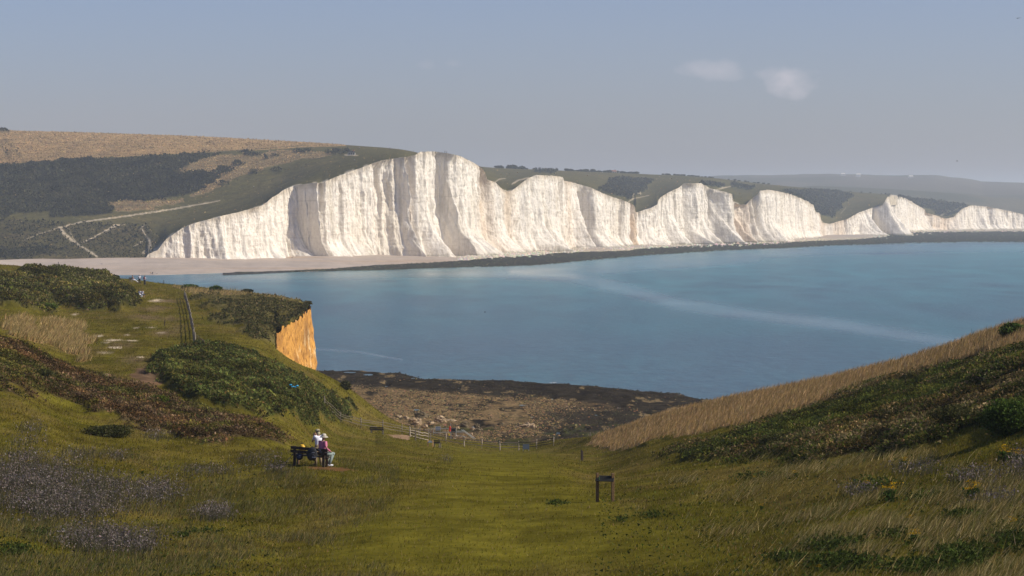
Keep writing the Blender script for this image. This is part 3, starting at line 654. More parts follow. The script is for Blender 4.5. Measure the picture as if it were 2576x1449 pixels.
# colours: white chalk, ochre stain near the tops and in gullies
st = sm(.55, .75, fbm(S2 / 22, zz / 40, 4, 230))
strk = sm(.46, .64, fbm(S2 / 2.6, zz / 45, 4, 240)) * sm(.42, .62, fbm(S2 / 30, zz / 34, 3, 241))
lay = ((zz + .5 * np.sin(S2 / 25) + .01 * S2) % 7.5); lay = np.exp(-((lay - 3.7) / .32) ** 2) * sm(.42, .6, fbm(S2 / 16, zz / 3, 3, 242))
tp = sm(6, 0, ztop[None, :] - Zw) * .8
cc = np.array((.83, .775, .68)) * np.ones(S2.shape + (1,))
def mixin(c, w, colr): return c * (1 - w[..., None]) + np.array(colr) * w[..., None]
cc = mixin(cc, strk * .55, (.56, .53, .49)); cc = mixin(cc, lay * .35, (.42, .38, .32)); cc = mixin(cc, st * .35, (.66, .58, .44)); cc = mixin(cc, tp * (.3 + .7 * fbm(S2 / 4, zz / 3, 2, 231)), (.42, .34, .22))
for fu, hw, k in ((1232, 20, .5), (1285, 18, .45), (1440, 14, .4), (1604, 12, .8), (1868, 24, .7), (2066, 30, .6), (2110, 40, .55), (2370, 60, .5), (1050, 5, .3)):
    s0 = np.interp(fu, bu, s_)
    cc = mixin(cc, k * np.clip(1.2 - np.abs((S2 - s0) / hw), 0, 1) * (.3 + fbm(S2 / 7, zz / 18, 3, 232)), (.62, .44, .27))
cc = mixin(cc, sm(.16, 0, T) * .5 * fbm(S2 / 9, zz / 9, 2, 233), (.60, .50, .36))
cc = mixin(cc, sm(4.5, 1, Zw) * sm(1030, 1060, np.broadcast_to(cuu, S2.shape)) * .75 * sm(.35, .6, fbm(S2 / 8, zz, 2, 234)), (.16, .15, .07))
vis_ = np.stack([X_, Y_, Zw], -1)
tag(npmesh('chalk_cliff', vis_.reshape(-1, 3), gridfaces(*S2.shape), 'chalk', cc.reshape(-1, 3), smooth=False), 'long row of white chalk sea cliffs rising in humps behind the bay', 'cliff')
# ---- far beach and reef
def strip(name, mat, us, v0, v1, z0, z1, n, colf, amp, kind='structure', edge=0.0, skirt=True):
    rows = []; 
    U = us; t = np.linspace(0, 1, n)[:, None]
    v0 = v0(U)[None, :]; v1 = v1(U)[None, :]
    z0 = z0(U)[None, :] if callable(z0) else z0; z1 = z1(U)[None, :] if callable(z1) else z1
    v = v0 + (v1 - v0) * t; z = z0 + (z1 - z0) * t
    sl = (zof(v, 1.0) - H); d = (z - H) / sl
    X = aof(U)[None, :] * d
    z = z + (fbm(X / 9, d / 14, 4, 301) - .5) * amp
    if skirt: z = z - 2.0 * sm(edge, 0, t) - (2.5 * sm(1 - .02, 1, t))
    UU = np.broadcast_to(U[None, :], X.shape)
    return tag(npmesh(name, np.stack([X, d, z], -1).reshape(-1, 3), gridfaces(*X.shape), mat, colf(UU, v, X, d).reshape(-1, 3), smooth=True), kind=kind)
bvb = [(b[0], b[1]) for b in BASE]
zbt = list(zip(cuu[::40], zb[::40]))
RT = [(366,690),(560,689),(640,685.5),(740,681),(830,676.5),(947,667),(1143,657),(1250,647),(1339,637.5),(1578,630),(1624,623),(1700,619),(1839,611),(1967,609),(2091,603.5),(2160,601),(2235,594),(2251,585),(2350,582),(2576,580),(2900,577)]
def beachcol(U, v, X, d):
    n = fbm(X / 30, d / 90, 4, 310)[..., None]; a = sm(.5, .7, fbm(X / 90, v / 3.0, 3, 311))[..., None]
    c = np.array((.40, .335, .285)) * (.85 + .3 * n); c = c * (1 - .5 * a) + np.array((.44, .31, .20)) * .5 * a
    g = sm(1150, 1300, U)[..., None]; c = c * (1 - .5 * g) + np.array((.34, .31, .28)) * .5 * g
    wh = (sm(.55, .62, fbm(X / 4, d / 6, 2, 312)) * sm(1120, 1200, U) * sm(lin(RT, U) - 7, lin(RT, U) - 1, v))[..., None]
    return c * (1 - wh) + np.array((.62, .55, .36)) * wh
ub = np.concatenate([np.arange(-900, 0, 12), np.arange(0, 2900, 3)])
def vbeach_top(u): return np.where(u < 366, lin([(-900, 660), (0, 655), (150, 650), (366, 649)], u), lin(bvb, u)) - 2.5
def vwat(u): return np.where(u < 372, lin([(-900, 730), (0, 712), (372, 692)], u), lin(WEDGE, u))
strip('beach', 'shingle', ub, lambda u: np.minimum(vwat(u) + 1, lin(RT, u) + 2.5), vbeach_top, lambda u: lin([(-900, .0), (560, .0), (700, .45), (1200, .6), (2900, .6)], u), lambda u: np.where(u < 366, 6.0, lin(zbt, u)) + .6, 60, beachcol, .25, edge=.012)
def reefcol(U, v, X, d):
    n = fbm(X / 12, d / 25, 4, 320)[..., None]; m_ = sm(.5, .68, fbm(X / 5, d / 9, 3, 321))[..., None]
    c = np.array((.040, .036, .034)) * (.7 + .7 * n)
    up = sm(0, 1, (lin(WEDGE, U) - v) / np.maximum(lin(WEDGE, U) - lin(RT, U), 1))[..., None]
    c = c * (1 - .6 * m_ * up) + np.array((.10, .105, .045)) * .6 * m_ * up
    return c
ur = np.arange(560, 2900, 2.5)
strip('reef', 'reefrock', ur, lambda u: lin(WEDGE, u) - .5 + 3.5 * (fbm(u / 30, u * 0, 4, 330) - .5), lambda u: lin(RT, u) + 0, .42, .85, 46, reefcol, .8, edge=.10)
# reef fingers on the far right
ur2 = np.arange(2140, 2900, 3)
strip('reef_bank', 'reefrock', ur2, lambda u: lin([(2140,612.5),(2235,609.5),(2400,605),(2576,606.5),(2900,604)], u) + 1.2*(fbm(u/20, u*0, 3, 331)-.5), lambda u: lin([(2140,606),(2235,600),(2400,598.5),(2576,601.5),(2900,600)], u), .3, .6, 14, reefcol, .5, edge=.15)
# ---- near wave cut platform
PEN = 1
PE = [(560,915),(787,924),(999,931),(1066,945),(1275,953),(1420,961),(1499,967),(1573,972),(1698,983),(1842,1010),(2000,1035),(2300,1060)]
pu = np.concatenate([np.arange(560, 790, 10), np.arange(790, 1900, 2.6), np.arange(1900, 2300, 12)])
pvv = np.concatenate([np.linspace(-9, 0, 8)[:-1], np.linspace(0, 170, 210), np.linspace(175, 420, 20)])
PV = lin(PE, pu)[None, :] + pvv[:, None]
PD = (.35 - H) / (zof(PV, 1.0) - H); PX = aof(pu)[None, :] * PD; PUU = np.broadcast_to(pu[None, :], PX.shape)
PZ = .30 + (fbm(PX / 14, PD / 24, 4, 340) - .5) * .75 + (fbm(PX / 2.2, PD / 4.5, 3, 341) - .5) * .34 + (1 - np.abs(2 * vn(PX / 3.5 + .3 * PD / 9, PD / 9, 345) - 1)) * .16
POOL = [(1046,1027,15,2.6,1),(925,939,17,2.4,1),(880,933,26,1.6,1),(1153,974,11,1.4,1),(1404,1086,10,4,1),(1372,1089,12,1.6,1),(1196,1070,18,2.6,1),(1269,1086,8,1.6,1),(1387,1000,10,1.6,1),(1317,1015,14,1.6,1),(1432,1021,12,1.4,1),(1430,1082,8,1.6,1),(1472,1082,7,1.2,1),(1040,948,14,1.2,1),(1290,1000,6,1.2,.8),(970,968,8,1.2,.8),(1340,1045,12,1.2,.8),(1500,1040,12,1.2,.8),(1560,1022,14,1.2,.8)]
pool = ell(POOL, PUU, PV, .35)
PZ = PZ - 1.4 * sm(9, -7, pvv)[:, None] * (.1 + 1.5 * fbm(PX / 9, PD / 26, 4, 342)) + .25 * sm(60, 150, pvv)[:, None]
poolw = ell([(x_, y_, a_ * 1.5, b_ * 4.5, 1) for x_, y_, a_, b_, q_ in POOL], PUU, PV, .2)
PZ = PZ * (1 - poolw) + .07 * poolw - .16 * pool
tan = sm(.0, 1, sm(25, 40, PV - (lin([(800,960),(890,958),(1030,968),(1200,985),(1400,990),(1560,1010),(1900,1040)], PUU) - 20)) * sm(1800, 1280, PUU + 160 * (fbm(PX / 10, PD / 30, 4, 343) - .5) * 4 + (PV - 1010) * 1.6))
nn = fbm(PX / 1.8, PD / 4, 3, 344)
pc = np.array((.030, .024, .017)) * (.7 + .6 * nn[..., None])
pc = mixin(pc, tan * sm(.32, .5, nn) * (.35 + .65 * sm(.35, .6, fbm(PX / 16, PD / 50, 4, 348))), (.185, .125, .062))
pc = pc * (.6 + .8 * fbm(PX / 5, PD / 30, 4, 349)[..., None])
grn = sm(1035, 1075, PV) * sm(.45, .62, fbm(PX / 5, PD / 8, 3, 346)) * .6
pc = mixin(pc, grn, (.065, .072, .020))
spk = sm(.69, .74, fbm(PX / 2.5, PD / 10, 3, 347)) * (1 - tan) * .8
pc = mixin(pc, spk, (.24, .17, .085))
tag(npmesh('rock_platform', np.stack([PX, PD, PZ], -1).reshape(-1, 3), gridfaces(*PX.shape), 'rockshelf', pc.reshape(-1, 3), smooth=False), kind='structure')
#@@HILLS
# ================================================================ DOWNLAND BEHIND THE CLIFFS
SKY_ = [(-900,322),(0,328),(200,333),(500,343),(800,360),(1000,374),(1057,384),(1120,405),(1200,422),(1339,427.7),(1461,432.6),(1578,436),(1596,438.4),(1667,440),(1763,446),(1817,450),(1860,456.6),(1946,466),(2051,475),(2143,483),(2224,488),(2296,496.4),(2418,511),(2480,522),(2576,541),(2900,572)]
SKD = [(-900,2550),(700,2500),(1000,2300),(1060,2200),(1200,3200),(1800,3700),(2200,4100),(2500,4300),(2900,4500)]
hu = np.concatenate([np.arange(-900, -20, 8), np.arange(-20, 366, 2.2)])
um = np.maximum.accumulate(ut); keepm = np.concatenate([[True], np.diff(um) > 1e-6]); hu2 = np.arange(366.5, 2895, 2.2)
tY = np.interp(hu2, um[keepm], smooth1(Y_[-1], 4)[keepm]) + .6; tZ = zof(lin(TOP, hu2) + .6 * (fbm(hu2 / 5, hu2 * 0, 3, 221) - .5), tY); tX = aof(hu2) * tY
# left columns start at the back of the beach, the others on the cliff's own top edge
left_x = aof(hu) * lin([(-900,1380),(0,1440),(366,1488)], hu); left_y = lin([(-900,1380),(0,1440),(366,1488)], hu)
left_z = np.full(len(hu), 6.2)
ex = np.concatenate([left_x, tX]); ey = np.concatenate([left_y, tY]); ez = np.concatenate([left_z, tZ])
ea = ex / ey; eu = ea * F + CU; ev = vof(ez, ey)
vs = lin(SKY_, eu); ds = np.maximum(lin(SKD, eu), ey + 200)
isl = eu < 366
gap = ds - ey
d1 = ey + np.where(eu < 1057, .22, .10) * gap; d2 = ey + np.where(eu < 1057, .52, .45) * gap
V1L = [(-900,560),(0,545),(366,560)]; V2L = [(-900,432),(0,415),(366,392)]
lmix1 = ev + (vs - ev) * .38; lmix2 = ev + (vs - ev) * .80
wl = sm(366, 900, eu)
v1 = np.where(eu < 1057, lin(V1L, eu) * (1 - wl) + lmix1 * wl, np.maximum(ev + 4, vs + 22))
v2 = np.where(eu < 1057, lin(V2L, eu) * (1 - wl) + lmix2 * wl, np.maximum(.5 * (np.maximum(ev, vs) + vs) + 6, vs + 10))
wr_ = sm(1000, 1075, eu)
v1 = np.where(eu < 1000, np.minimum(v1, ev - 5 * sm(366, 380, eu) ), v1); v2 = np.where(eu < 1000, np.minimum(v2, v1 - 12), v2)
v1 = np.where((eu >= 1000) & (eu < 1075), (ev + (vs - ev) * .38) * (1 - wr_) + np.maximum(ev + 4, vs + 22) * wr_, v1)
HD = np.stack([ey, d1, d2, ds, ds + 500, ds + 1500]); 
HZ = np.stack([ez, zof(v1, d1), zof(v2, d2), zof(vs, ds), zof(vs + 14, ds + 500), zof(vs + 60, ds + 1500)])
def sm2(a, w):
    b = a.copy(); n = len(hu)
    b = smooth1(a, w); return b
for k in (1, 2, 3, 4, 5): HZ[k] = sm2(HZ[k], 22); HD[k] = sm2(HD[k], 22)
hm_ = pslopes(HD, HZ)
rd, rz, rt = [], [], []
for k, n in enumerate((70, 70, 60, 10, 6)):
    hh = HD[k + 1] - HD[k]
    for j in range(n + (k == 4)):
        t = j / n
        rd.append(HD[k] + hh * t); rz.append((1+2*t)*(1-t)**2*HZ[k] + t*(1-t)**2*hh*hm_[k] + t*t*(3-2*t)*HZ[k+1] + t*t*(t-1)*hh*hm_[k+1])
HDD = np.array(rd); HZZ = np.array(rz); HX = ea[None, :] * HDD
HU = np.broadcast_to(eu[None, :], HDD.shape); HV = vof(HZZ, HDD)
kd = sm(0, 6, np.arange(len(rd)))[:, None]
du = (fbm(HU / 40, HV / 12, 6, 400, .62) - .5) * 70; dv = (fbm(HU / 40, HV / 12, 6, 401, .62) - .5) * 24
def hin(poly, a=1.0): return inpoly(poly, HU + du * a, HV + dv * a).astype(float)
gold = hin([(-900,200),(870,200),(870,367),(741,372),(623,379),(505,384),(337,392),(185,401),(67,409),(0,416),(-900,440)], .12)
scr = hin([(-900,430),(0,417),(67,412),(200,404),(337,397),(420,392),(505,388),(560,388),(510,402),(470,418),(435,432),(400,438),(470,432),(520,436),(553,447),(535,460),(505,475),(472,492),(394,504),(276,507),(293,529),(270,537),(168,547),(125,549),(118,537),(67,539),(0,546),(-900,560)], .7)
gold2 = hin([(435,434),(510,402),(560,388),(640,388),(700,377),(800,382),(840,389),(760,402),(680,420),(640,432),(600,447),(540,475),(505,490),(480,498),(500,478),(553,450),(520,436),(400,438)], .6)
gold2 = np.maximum(gold2, hin([(276,508),(394,506),(468,500),(440,515),(380,525),(300,532)], .6))
low = hin([(-900,560),(0,552),(150,562),(300,566),(372,572),(400,600),(372,680),(-900,680)], .3)
bk = np.maximum.reduce([hin(q, .5) for q in ([(1505,480),(1530,455),(1570,447),(1640,460),(1620,485),(1578,500)], [(1764,459),(1826,466),(1820,474),(1770,466)], [(1839,463),(1903,470),(1890,478),(1840,470)], [(1967,478),(2091,484),(2150,492),(2133,505),(2091,550),(2060,540),(2020,505),(1980,490)], [(2224,490),(2300,500),(2420,515),(2440,524),(2380,545),(2300,515)], [(1339,430),(1400,432),(1390,438),(1340,434)], [(1060,0),(1060,0),(1061,1)])])
smallb = ell([(565,430,22,6,1),(640,393,30,3,.9),(600,418,16,4,.9),(668,402,8,2.5,1),(760,384,26,3,1),(850,386,30,4,1),(690,395,14,2,.8),(552,437,20,5,1),(560,465,16,3,.7),(640,436,14,4,.6),(700,430,16,3,.7),(870,383,14,3,.8),(595,412,12,3,.8),(620,385,20,2,.9),(10,332,22,3,1),(30,388,16,12,.5),(410,505,14,3,.8),(80,638,60,8,.8),(20,645,60,8,.7)], HU, HV, .4)
n = fbm(HX / 60, HDD / 110, 4, 410)[..., None]; nf = fbm(HX / 6, HDD / 12, 3, 411)[..., None]
hc = np.array((.100, .088, .034)) * (.8 + .4 * n) * np.ones(HX.shape + (1,))
hc = mixin(hc, sm(.5, .7, fbm(HX / 90, HDD / 140, 3, 413)) * .35, (.13, .105, .05))
hc = mixin(hc, gold, (.40, .265, .125)); hc = mixin(hc, gold * sm(.5, .65, fbm(HX / 25, HDD / 160, 3, 412)) * .3, (.20, .145, .075))
hc = mixin(hc, low * .85, (.085, .072, .032)); hc = mixin(hc, low * sm(.5, .65, fbm(HX / 14, HDD / 20, 3, 414)) * .8, (.10, .08, .04))
hc = mixin(hc, gold2 * .85, (.25, .185, .10)); hc = mixin(hc, scr * (.7 + .3 * sm(.4, .55, fbm(HX / 26, HDD / 50, 4, 440))), (.034, .034, .018)); hc = mixin(hc, bk, (.036, .040, .020)); hc = mixin(hc, smallb, (.036, .036, .018))
hc = mixin(hc, scr * sm(.58, .72, fbm(HX / 16, HDD / 30, 3, 415)) * .5, (.085, .075, .035))
hc = hc * (.82 + .36 * nf)
def stroke(pts, w, colr, k=1.0):
    global hc
    D = dline(pts, HU + 2.0 * (fbm(HU / 6, HV / 6, 2, 420) - .5), HV + 1.4 * (fbm(HU / 6, HV / 6, 2, 421) - .5))
    hc = mixin(hc, k * sm(w, w * .45, D), colr)
chk = (.50, .41, .29)
stroke([(552,505),(438,525.6),(303,545.8),(202,559),(151,574.5)], 2.4, chk); stroke([(151,574.5),(101,589.6),(57,608)], 1.5, chk, .7)
stroke([(148,574),(161,593),(188,611.5),(219,631.7),(244,646)], 3.0, chk); stroke([(150,574),(164,592),(180,606)], 4.5, chk); stroke([(168,569),(185,603),(196,617)], 1.6, chk, .8)
stroke([(313,565),(286,569.4),(263,586),(236,599.7),(207,611.5)], 2.2, chk); stroke([(300,567),(284,573),(264,585)], 4, chk, .9)
stroke([(362,567.7),(354,574.5),(367,593),(376,606.5),(381,637)], 2.4, chk); stroke([(376,606),(357,610),(337,623)], 2.0, chk, .8); stroke([(378,612),(374,628),(360,640)], 4.5, chk, .7)
stroke([(10,348),(37,377),(59,408)], 1.5, (.09, .08, .04)); stroke([(16,348),(43,377),(63,408)], 1.2, (.09, .08, .04))
stroke([(0,360),(14,380),(26,408)], 2, (.10, .085, .045), .6)
stroke([(1581,508),(1594,499.5),(1631,492)], 1.6, chk, .8); stroke([(1592,500),(1592,492),(1612,488)], 1.4, chk, .6)
stroke([(1802,477),(1820,473),(1839,468)], 1.6, chk, .8); stroke([(1288,463),(1302,454),(1327,447.5)], 2.4, chk, .9); stroke([(1244,458),(1258,450),(1270,449)], 1.6, chk, .8)
stroke([(2367,543),(2400,532),(2422,522)], 1.8, chk, .6); stroke([(2086,538),(2098,520)], 1.6, chk, .4); stroke([(2114,538),(2128,522)], 1.6, chk, .4); stroke([(868,390),(900,391)], 1.6, chk, .9)
stroke([(770,366),(640,376),(500,386)], 1.6, (.10, .095, .04), .8)
stroke([(650,373),(652,392),(645,405),(660,418)], 1.0, (.10, .085, .05), .8)
stroke([(600,449),(700,452),(800,455)], 1.2, (.14, .12, .07), .6)
# bare chalk rim scrapes along the first cliff's edge
rim = np.clip(1.15 - (np.arange(len(rd))[:, None] * (HDD[1] - HDD[0])[None, :] / 34) - 1.5 * (1 - sm(.46, .62, fbm(HU / 22, HU * 0, 3, 422))), 0, 1) * ((HU > 366))
hc = mixin(hc, rim * .9, (.58, .50, .38))
bumpy = scr * 1.9 * (fbm(HX / 7, HDD / 9, 3, 430) - .3) + np.maximum(bk, smallb) * 3.0 * fbm(HX / 10, HDD / 12, 2, 431) + low * 1.2 * fbm(HX / 8, HDD / 10, 3, 432) + gold * .3 * fbm(HX / 5, HDD / 6, 2, 433)
HZZ = HZZ + bumpy * kd
tag(npmesh('hills', np.stack([HX, HDD, HZZ], -1).reshape(-1, 3), gridfaces(*HX.shape), 'downland', hc.reshape(-1, 3), smooth=True), kind='structure')
def scat_hill(w, n, up, size, cols, pr, label, name, seed):
    r = np.random.default_rng(seed); ar = np.abs(np.gradient(HV, axis=0)) * w * ((HU > -60) & (HU < 2640)); ar[-20:] = 0
    p = ar.ravel() / ar.sum(); ix = r.choice(len(p), n, p=p); i_, j_ = ix // HX.shape[1], np.minimum(ix % HX.shape[1], HX.shape[1] - 2); a, b = r.random(n), r.random(n); i2 = np.minimum(i_ + 1, HX.shape[0] - 1)
    def q(A): return A[i_, j_]*(1-a)*(1-b) + A[i2, j_]*a*(1-b) + A[i_, j_+1]*(1-a)*b + A[i2, j_+1]*a*b
    pos = np.stack([q(HX), q(HDD), q(HZZ)], -1); sz = size * pos[:, 1:2] / 1900
    c = pos + np.stack([0 * a, 0 * a, r.random(n) * up], -1); A_ = r.normal(size=(n, 3)); A_ /= np.linalg.norm(A_, axis=1)[:, None]; B_ = r.normal(size=(n, 3)); B_ /= np.linalg.norm(B_, axis=1)[:, None]
    k = sz * (.5 + r.random((n, 1))); f = fbm(pos[:, 0] / 14, pos[:, 1] / 26, 3, seed)[:, None]
    tris(name, c - A_ * k * .6 - B_ * k * .3, c + A_ * k * .6 - B_ * k * .3, c + B_ * k * .7, pal(cols, r, n, pr) * (.4 + 1.2 * f), label, 'scrub')
scat_hill((scr * (.25 + sm(.35, .6, fbm(HX / 26, HDD / 50, 4, 440))) + .8 * np.maximum(bk, smallb) + .10 * low) * (hc[..., 0] < .2), 60000, 2.2, 1.5, [(.050, .048, .024), (.032, .032, .018), (.095, .085, .04)], [.5, .35, .15], 'dark thorn scrub covering the far hillside and hollows', 'hillside_scrub', 71)
scat_hill(gold + gold2 * .8 + .02, 26000, .5, .9, [(.42, .28, .13), (.30, .205, .095), (.48, .33, .17)], [.5, .3, .2], 'dry golden grass tussocks on the far hill field', 'hill_grass', 72)
def hill_z(u, d):
    j = int(np.argmin(np.abs(eu - u))); return float(np.interp(d, HDD[:, j], HZZ[:, j]))
# far misty ridges
def ridge(name, tab, d0, depth, us, vlow, seed, colr):
    t = np.linspace(0, 1, 60)[:, None]; U = us[None, :]
    vtop = lin(tab, us)[None, :]
    d = d0 - depth * (1 - t) + 0 * U
    v = vtop + (vlow - vtop) * (1 - t) ** 1.6
    z = zof(v, d)
    X = aof(U) * d
    back = [d[-1] + k for k in (300, 900)]; zb_ = [z[-1] - 8, z[-1] - 60]
    d = np.vstack([d] + [b[None] for b in back]); z = np.vstack([z] + [b[None] for b in zb_]); X = aof(U) * d
    c = np.array(colr) * (.75 + .5 * fbm(X / 120, d / 400, 4, seed)[..., None])
    c = mixin(c, sm(.52, .62, fbm(X / 300, d / 500, 3, seed + 3)) * .6, (.04, .05, .025))
    z = z + (fbm(X / 60, d / 200, 3, seed + 5) - .5) * 4
    return tag(npmesh(name, np.stack([X, d, z], -1).reshape(-1, 3), gridfaces(*X.shape), 'downland', c.reshape(-1, 3), smooth=True), kind='structure')
ridge('far_hills', [(1300,452),(1600,449),(1774,445),(1806,441.6),(1903,440.6),(2010,438.4),(2090,436.7),(2143,438),(2194,440.3),(2255,441.4),(2296,439.7),(2357,441.4),(2387,445.4),(2438,449.5),(2469,456.6),(2576,459.7),(2750,463),(3200,480)], 7800, 2500, np.arange(1300, 3200, 5), 520, 500, (.12, .105, .075))
ridge('middle_hills', [(1700,490),(2051,467),(2150,471),(2250,476),(2430,488),(2480,494),(2576,500),(2700,505),(3200,520)], 5600, 900, np.arange(1700, 3200, 5), 565, 520, (.12, .105, .065))
#@@CLAY
# ================================================================ ORANGE CLIFF AT THE PLATEAU
pl = [(692,303),(703,309.5),(720,322),(740,334.5),(756,360),(771,386.5),(772.5,393.5),(768,399)]
def clifftop(u_, d_): return pchip([p[1] for p in pl], [p[0] for p in pl], d_)
dd_ = np.concatenate([np.linspace(303, 394, 300), np.linspace(394.3, 399, 14)])
uu_ = np.interp(dd_, [p[1] for p in pl], [p[0] for p in pl])
zt_ = np.interp(dd_, [303, 309.5, 334.5, 386.5, 393.5, 399], [zof(826, 303) + .1, zof(817, 309.5) + .25, zof(797, 334.5) + .3, zof(769, 386.5) + .25, zof(766, 393.5) + .2, zof(764, 399)])
rows = 110; T2 = np.linspace(0, 1, rows)[:, None]
zc = -2 + (zt_[None, :] + 2 - 1.6 * (fbm(dd_ / 5, dd_ * 0, 4, 600)[None, :] * sm(392, 380, dd_)[None, :]) ** 2) * T2
out_ = .10 + .75 * (sm(303, 318, dd_) * sm(392, 380, dd_))[None, :] + (1 - T2) * 22 * .045 + (fbm(dd_[None, :] / 11, zc / 7, 4, 601, .6) - .5) * 3.2 * (1 - T2 ** 4) + (fbm(dd_[None, :] / 1.6, zc / 1.3, 3, 602) - .5) * .7 * (1 - .6 * T2)
tip = sm(386, 394, dd_)[None, :]
xx = aof(uu_)[None, :] * dd_[None, :] + out_ * (1 - .35 * tip) ; yy = dd_[None, :] + out_ * .15
q = fbm(dd_[None, :] / 8, zc / 6, 4, 603)
cl = np.array((.60, .31, .075)) * np.ones(q.shape + (1,))
cl = mixin(cl, sm(14.5, 10, zc + 5 * (q - .5)) * (.12 + .88 * sm(370, 330, dd_[None, :] + 0 * zc)), (.80, .72, .55))
cl = mixin(cl, sm(13, 9, zc + 4 * (q - .5)) * .45, (.74, .56, .32))
bl = np.exp(-(((dd_[None, :] - 356) / 12) ** 2 + ((zc - 19.3) / 2.0) ** 2) * (1 + q)); cl = mixin(cl, sm(.56, .70, fbm(dd_[None, :] / 4, zc / 1.6, 4, 606)) * .6, (.36, .18, .06)); cl = mixin(cl, sm(.60, .72, fbm(dd_[None, :] / 7, zc / 3, 4, 607)) * .6, (.78, .60, .34)); cl = mixin(cl, np.clip(bl * 1.1, 0, .85), (.30, .16, .06))
tag(npmesh('clay_cliff', np.stack([xx, yy, zc], -1).reshape(-1, 3), gridfaces(rows, len(dd_)), 'ochre_cliff', cl.reshape(-1, 3), smooth=False), 'sunlit orange clay and chalk cliff at the end of the near plateau', 'cliff')
# fringe of grass over its edge
idx = rng.integers(0, len(dd_), 2600); rr = rng
pos = np.stack([aof(uu_[idx]) * dd_[idx] + .25 * rr.normal(size=2600) + .1, dd_[idx], zt_[idx] + .0], -1)
A, B, Cc = leafs(pos, rr, .35, .28)
tris('edge_fringe', A, B, Cc, pal([(.07, .065, .028), (.10, .08, .035), (.04, .045, .016)], rr, 2600), 'fringe of turf hanging over the orange cliff edge', 'grass')
#@@OBJECTS
# ================================================================ THINGS
leafm = MAT['leaves']
def loft(mb, rings, seg=14, caps=True, rot=None):
    """rings: (centre, rx, ry)"""
    rr_ = []
    for c, rx, ry in rings:
        rr_.append([mb.bm.verts.new((c[0] + rx * math.cos(t), c[1] + ry * math.sin(t), c[2])) for t in [2 * math.pi * k / seg for k in range(seg)]])
    for a, b in zip(rr_[:-1], rr_[1:]):
        for k in range(seg): mb.bm.faces.new((a[k], a[(k + 1) % seg], b[(k + 1) % seg], b[k]))
    if caps: mb.bm.faces.new(rr_[0][::-1]); mb.bm.faces.new(rr_[-1])
    return mb
def skinned(name, chains, mat, parent, sub=1):
    """one continuous surface grown round connected chains of (x, y, z, radius)"""
    vs, es, rs, key = [], [], [], {}
    def vid(p):
        k = (round(p[0], 4), round(p[1], 4), round(p[2], 4))
        if k not in key: key[k] = len(vs); vs.append(p[:3]); rs.append(p[3])
        return key[k]
    for ch in chains:
        ids = [vid(p) for p in ch]
        es += [(a, b) for a, b in zip(ids[:-1], ids[1:]) if a != b]
    me = bpy.data.meshes.new(name); me.from_pydata(vs, es, [])
    o = bpy.data.objects.new(name, me); COL.objects.link(o)
    md = o.modifiers.new('s', 'SKIN'); md.use_smooth_shade = True
    sv = me.skin_vertices[0].data
    for i, r_ in enumerate(rs): sv[i].radius = (r_, r_); sv[i].use_root = (i == 0)
    m2 = o.modifiers.new('u', 'SUBSURF'); m2.levels = sub; m2.render_levels = sub
    bpy.context.view_layer.update()
    dg = bpy.context.evaluated_depsgraph_get()
    new = bpy.data.meshes.new_from_object(o.evaluated_get(dg))
    bpy.data.objects.remove(o); bpy.data.meshes.remove(me)
    new.name = name; new.materials.clear(); new.materials.append(MAT[mat])
    o = bpy.data.objects.new(name, new); COL.objects.link(o); o.parent = parent
    return o
plain('skin', (.42, .24, .16), .6, .08); plain('white_cotton', (.72, .72, .80), .9, .06); plain('pink_cotton', (.50, .15, .24), .9, .1)
plain('khaki', (.24, .18, .11), .9, .12); plain('pale_denim', (.22, .27, .25), .9, .15); plain('cap_cloth', (.33, .30, .19), .9, .1)
plain('hat_cloth', (.46, .42, .34), .9, .1); plain('dark_hair', (.05, .035, .025), .8, .2); plain('grey_hair', (.3, .28, .26), .8, .2)
plain('black_cloth', (.012, .013, .018), .8, .3); plain('navy_cloth', (.018, .025, .05), .8, .3); plain('yellow_nylon', (.62, .36, .01), .6, .15)
plain('maroon_cloth', (.16, .02, .03), .8, .2); plain('red_plastic', (.75, .06, .02), .4, .05); plain('yellow_plastic', (.7, .5, .02), .5, .05)
plain('shoe_leather', (.035, .025, .02), .6, .2); plain('pale_shoe', (.5, .5, .52), .7, .1); plain('blue_nylon', (.02, .35, .62), .5, .1)
plain('dark_timber', (.028, .016, .010), .8, .5, 14, bump=.4); plain('brown_timber', (.16, .09, .05), .85, .35, 14, bump=.4)
plain('lichen_timber', (.13, .075, .03), .9, .5, 18, bump=.4); plain('weathered_timber', (.20, .17, .13), .9, .35, 10, bump=.5)
plain('grey_timber', (.13, .105, .075), .9, .3, 10, bump=.5); plain('honey_timber', (.62, .36, .13), .8, .2, 12, bump=.3); plain('pale_timber', (.36, .30, .23), .9, .25, 12, bump=.3)
plain('galvanised', (.45, .46, .45), .45, .1, 20, metal=.6); plain('sign_blue_grey', (.30, .34, .42), .5, .06); plain('sign_slate', (.10, .13, .17), .8, .1)
plain('sign_black', (.012, .012, .011), .95, .2); plain('sign_green', (.05, .14, .02), .6, .1); plain('lettering', (.40, .40, .42), .6, .1); plain('lettering_dark', (.05, .05, .07), .6, .1)
plain('boulder', (.34, .25, .15), .95, .45, 1.6, bump=.9); plain('weedy_boulder', (.12, .09, .045), .95, .5, 1.6, bump=.9)
plain('feather_dark', (.06, .06, .065), .7, .2); plain('feather_white', (.7, .7, .7), .7, .1); plain('roof_tile', (.30, .13, .08), .9, .15, .4); plain('render_wall', (.6, .57, .5), .9, .1, .4)
plain('bark', (.07, .055, .04), .95, .3, 3); plain('fur', (.03, .022, .018), .9, .3)
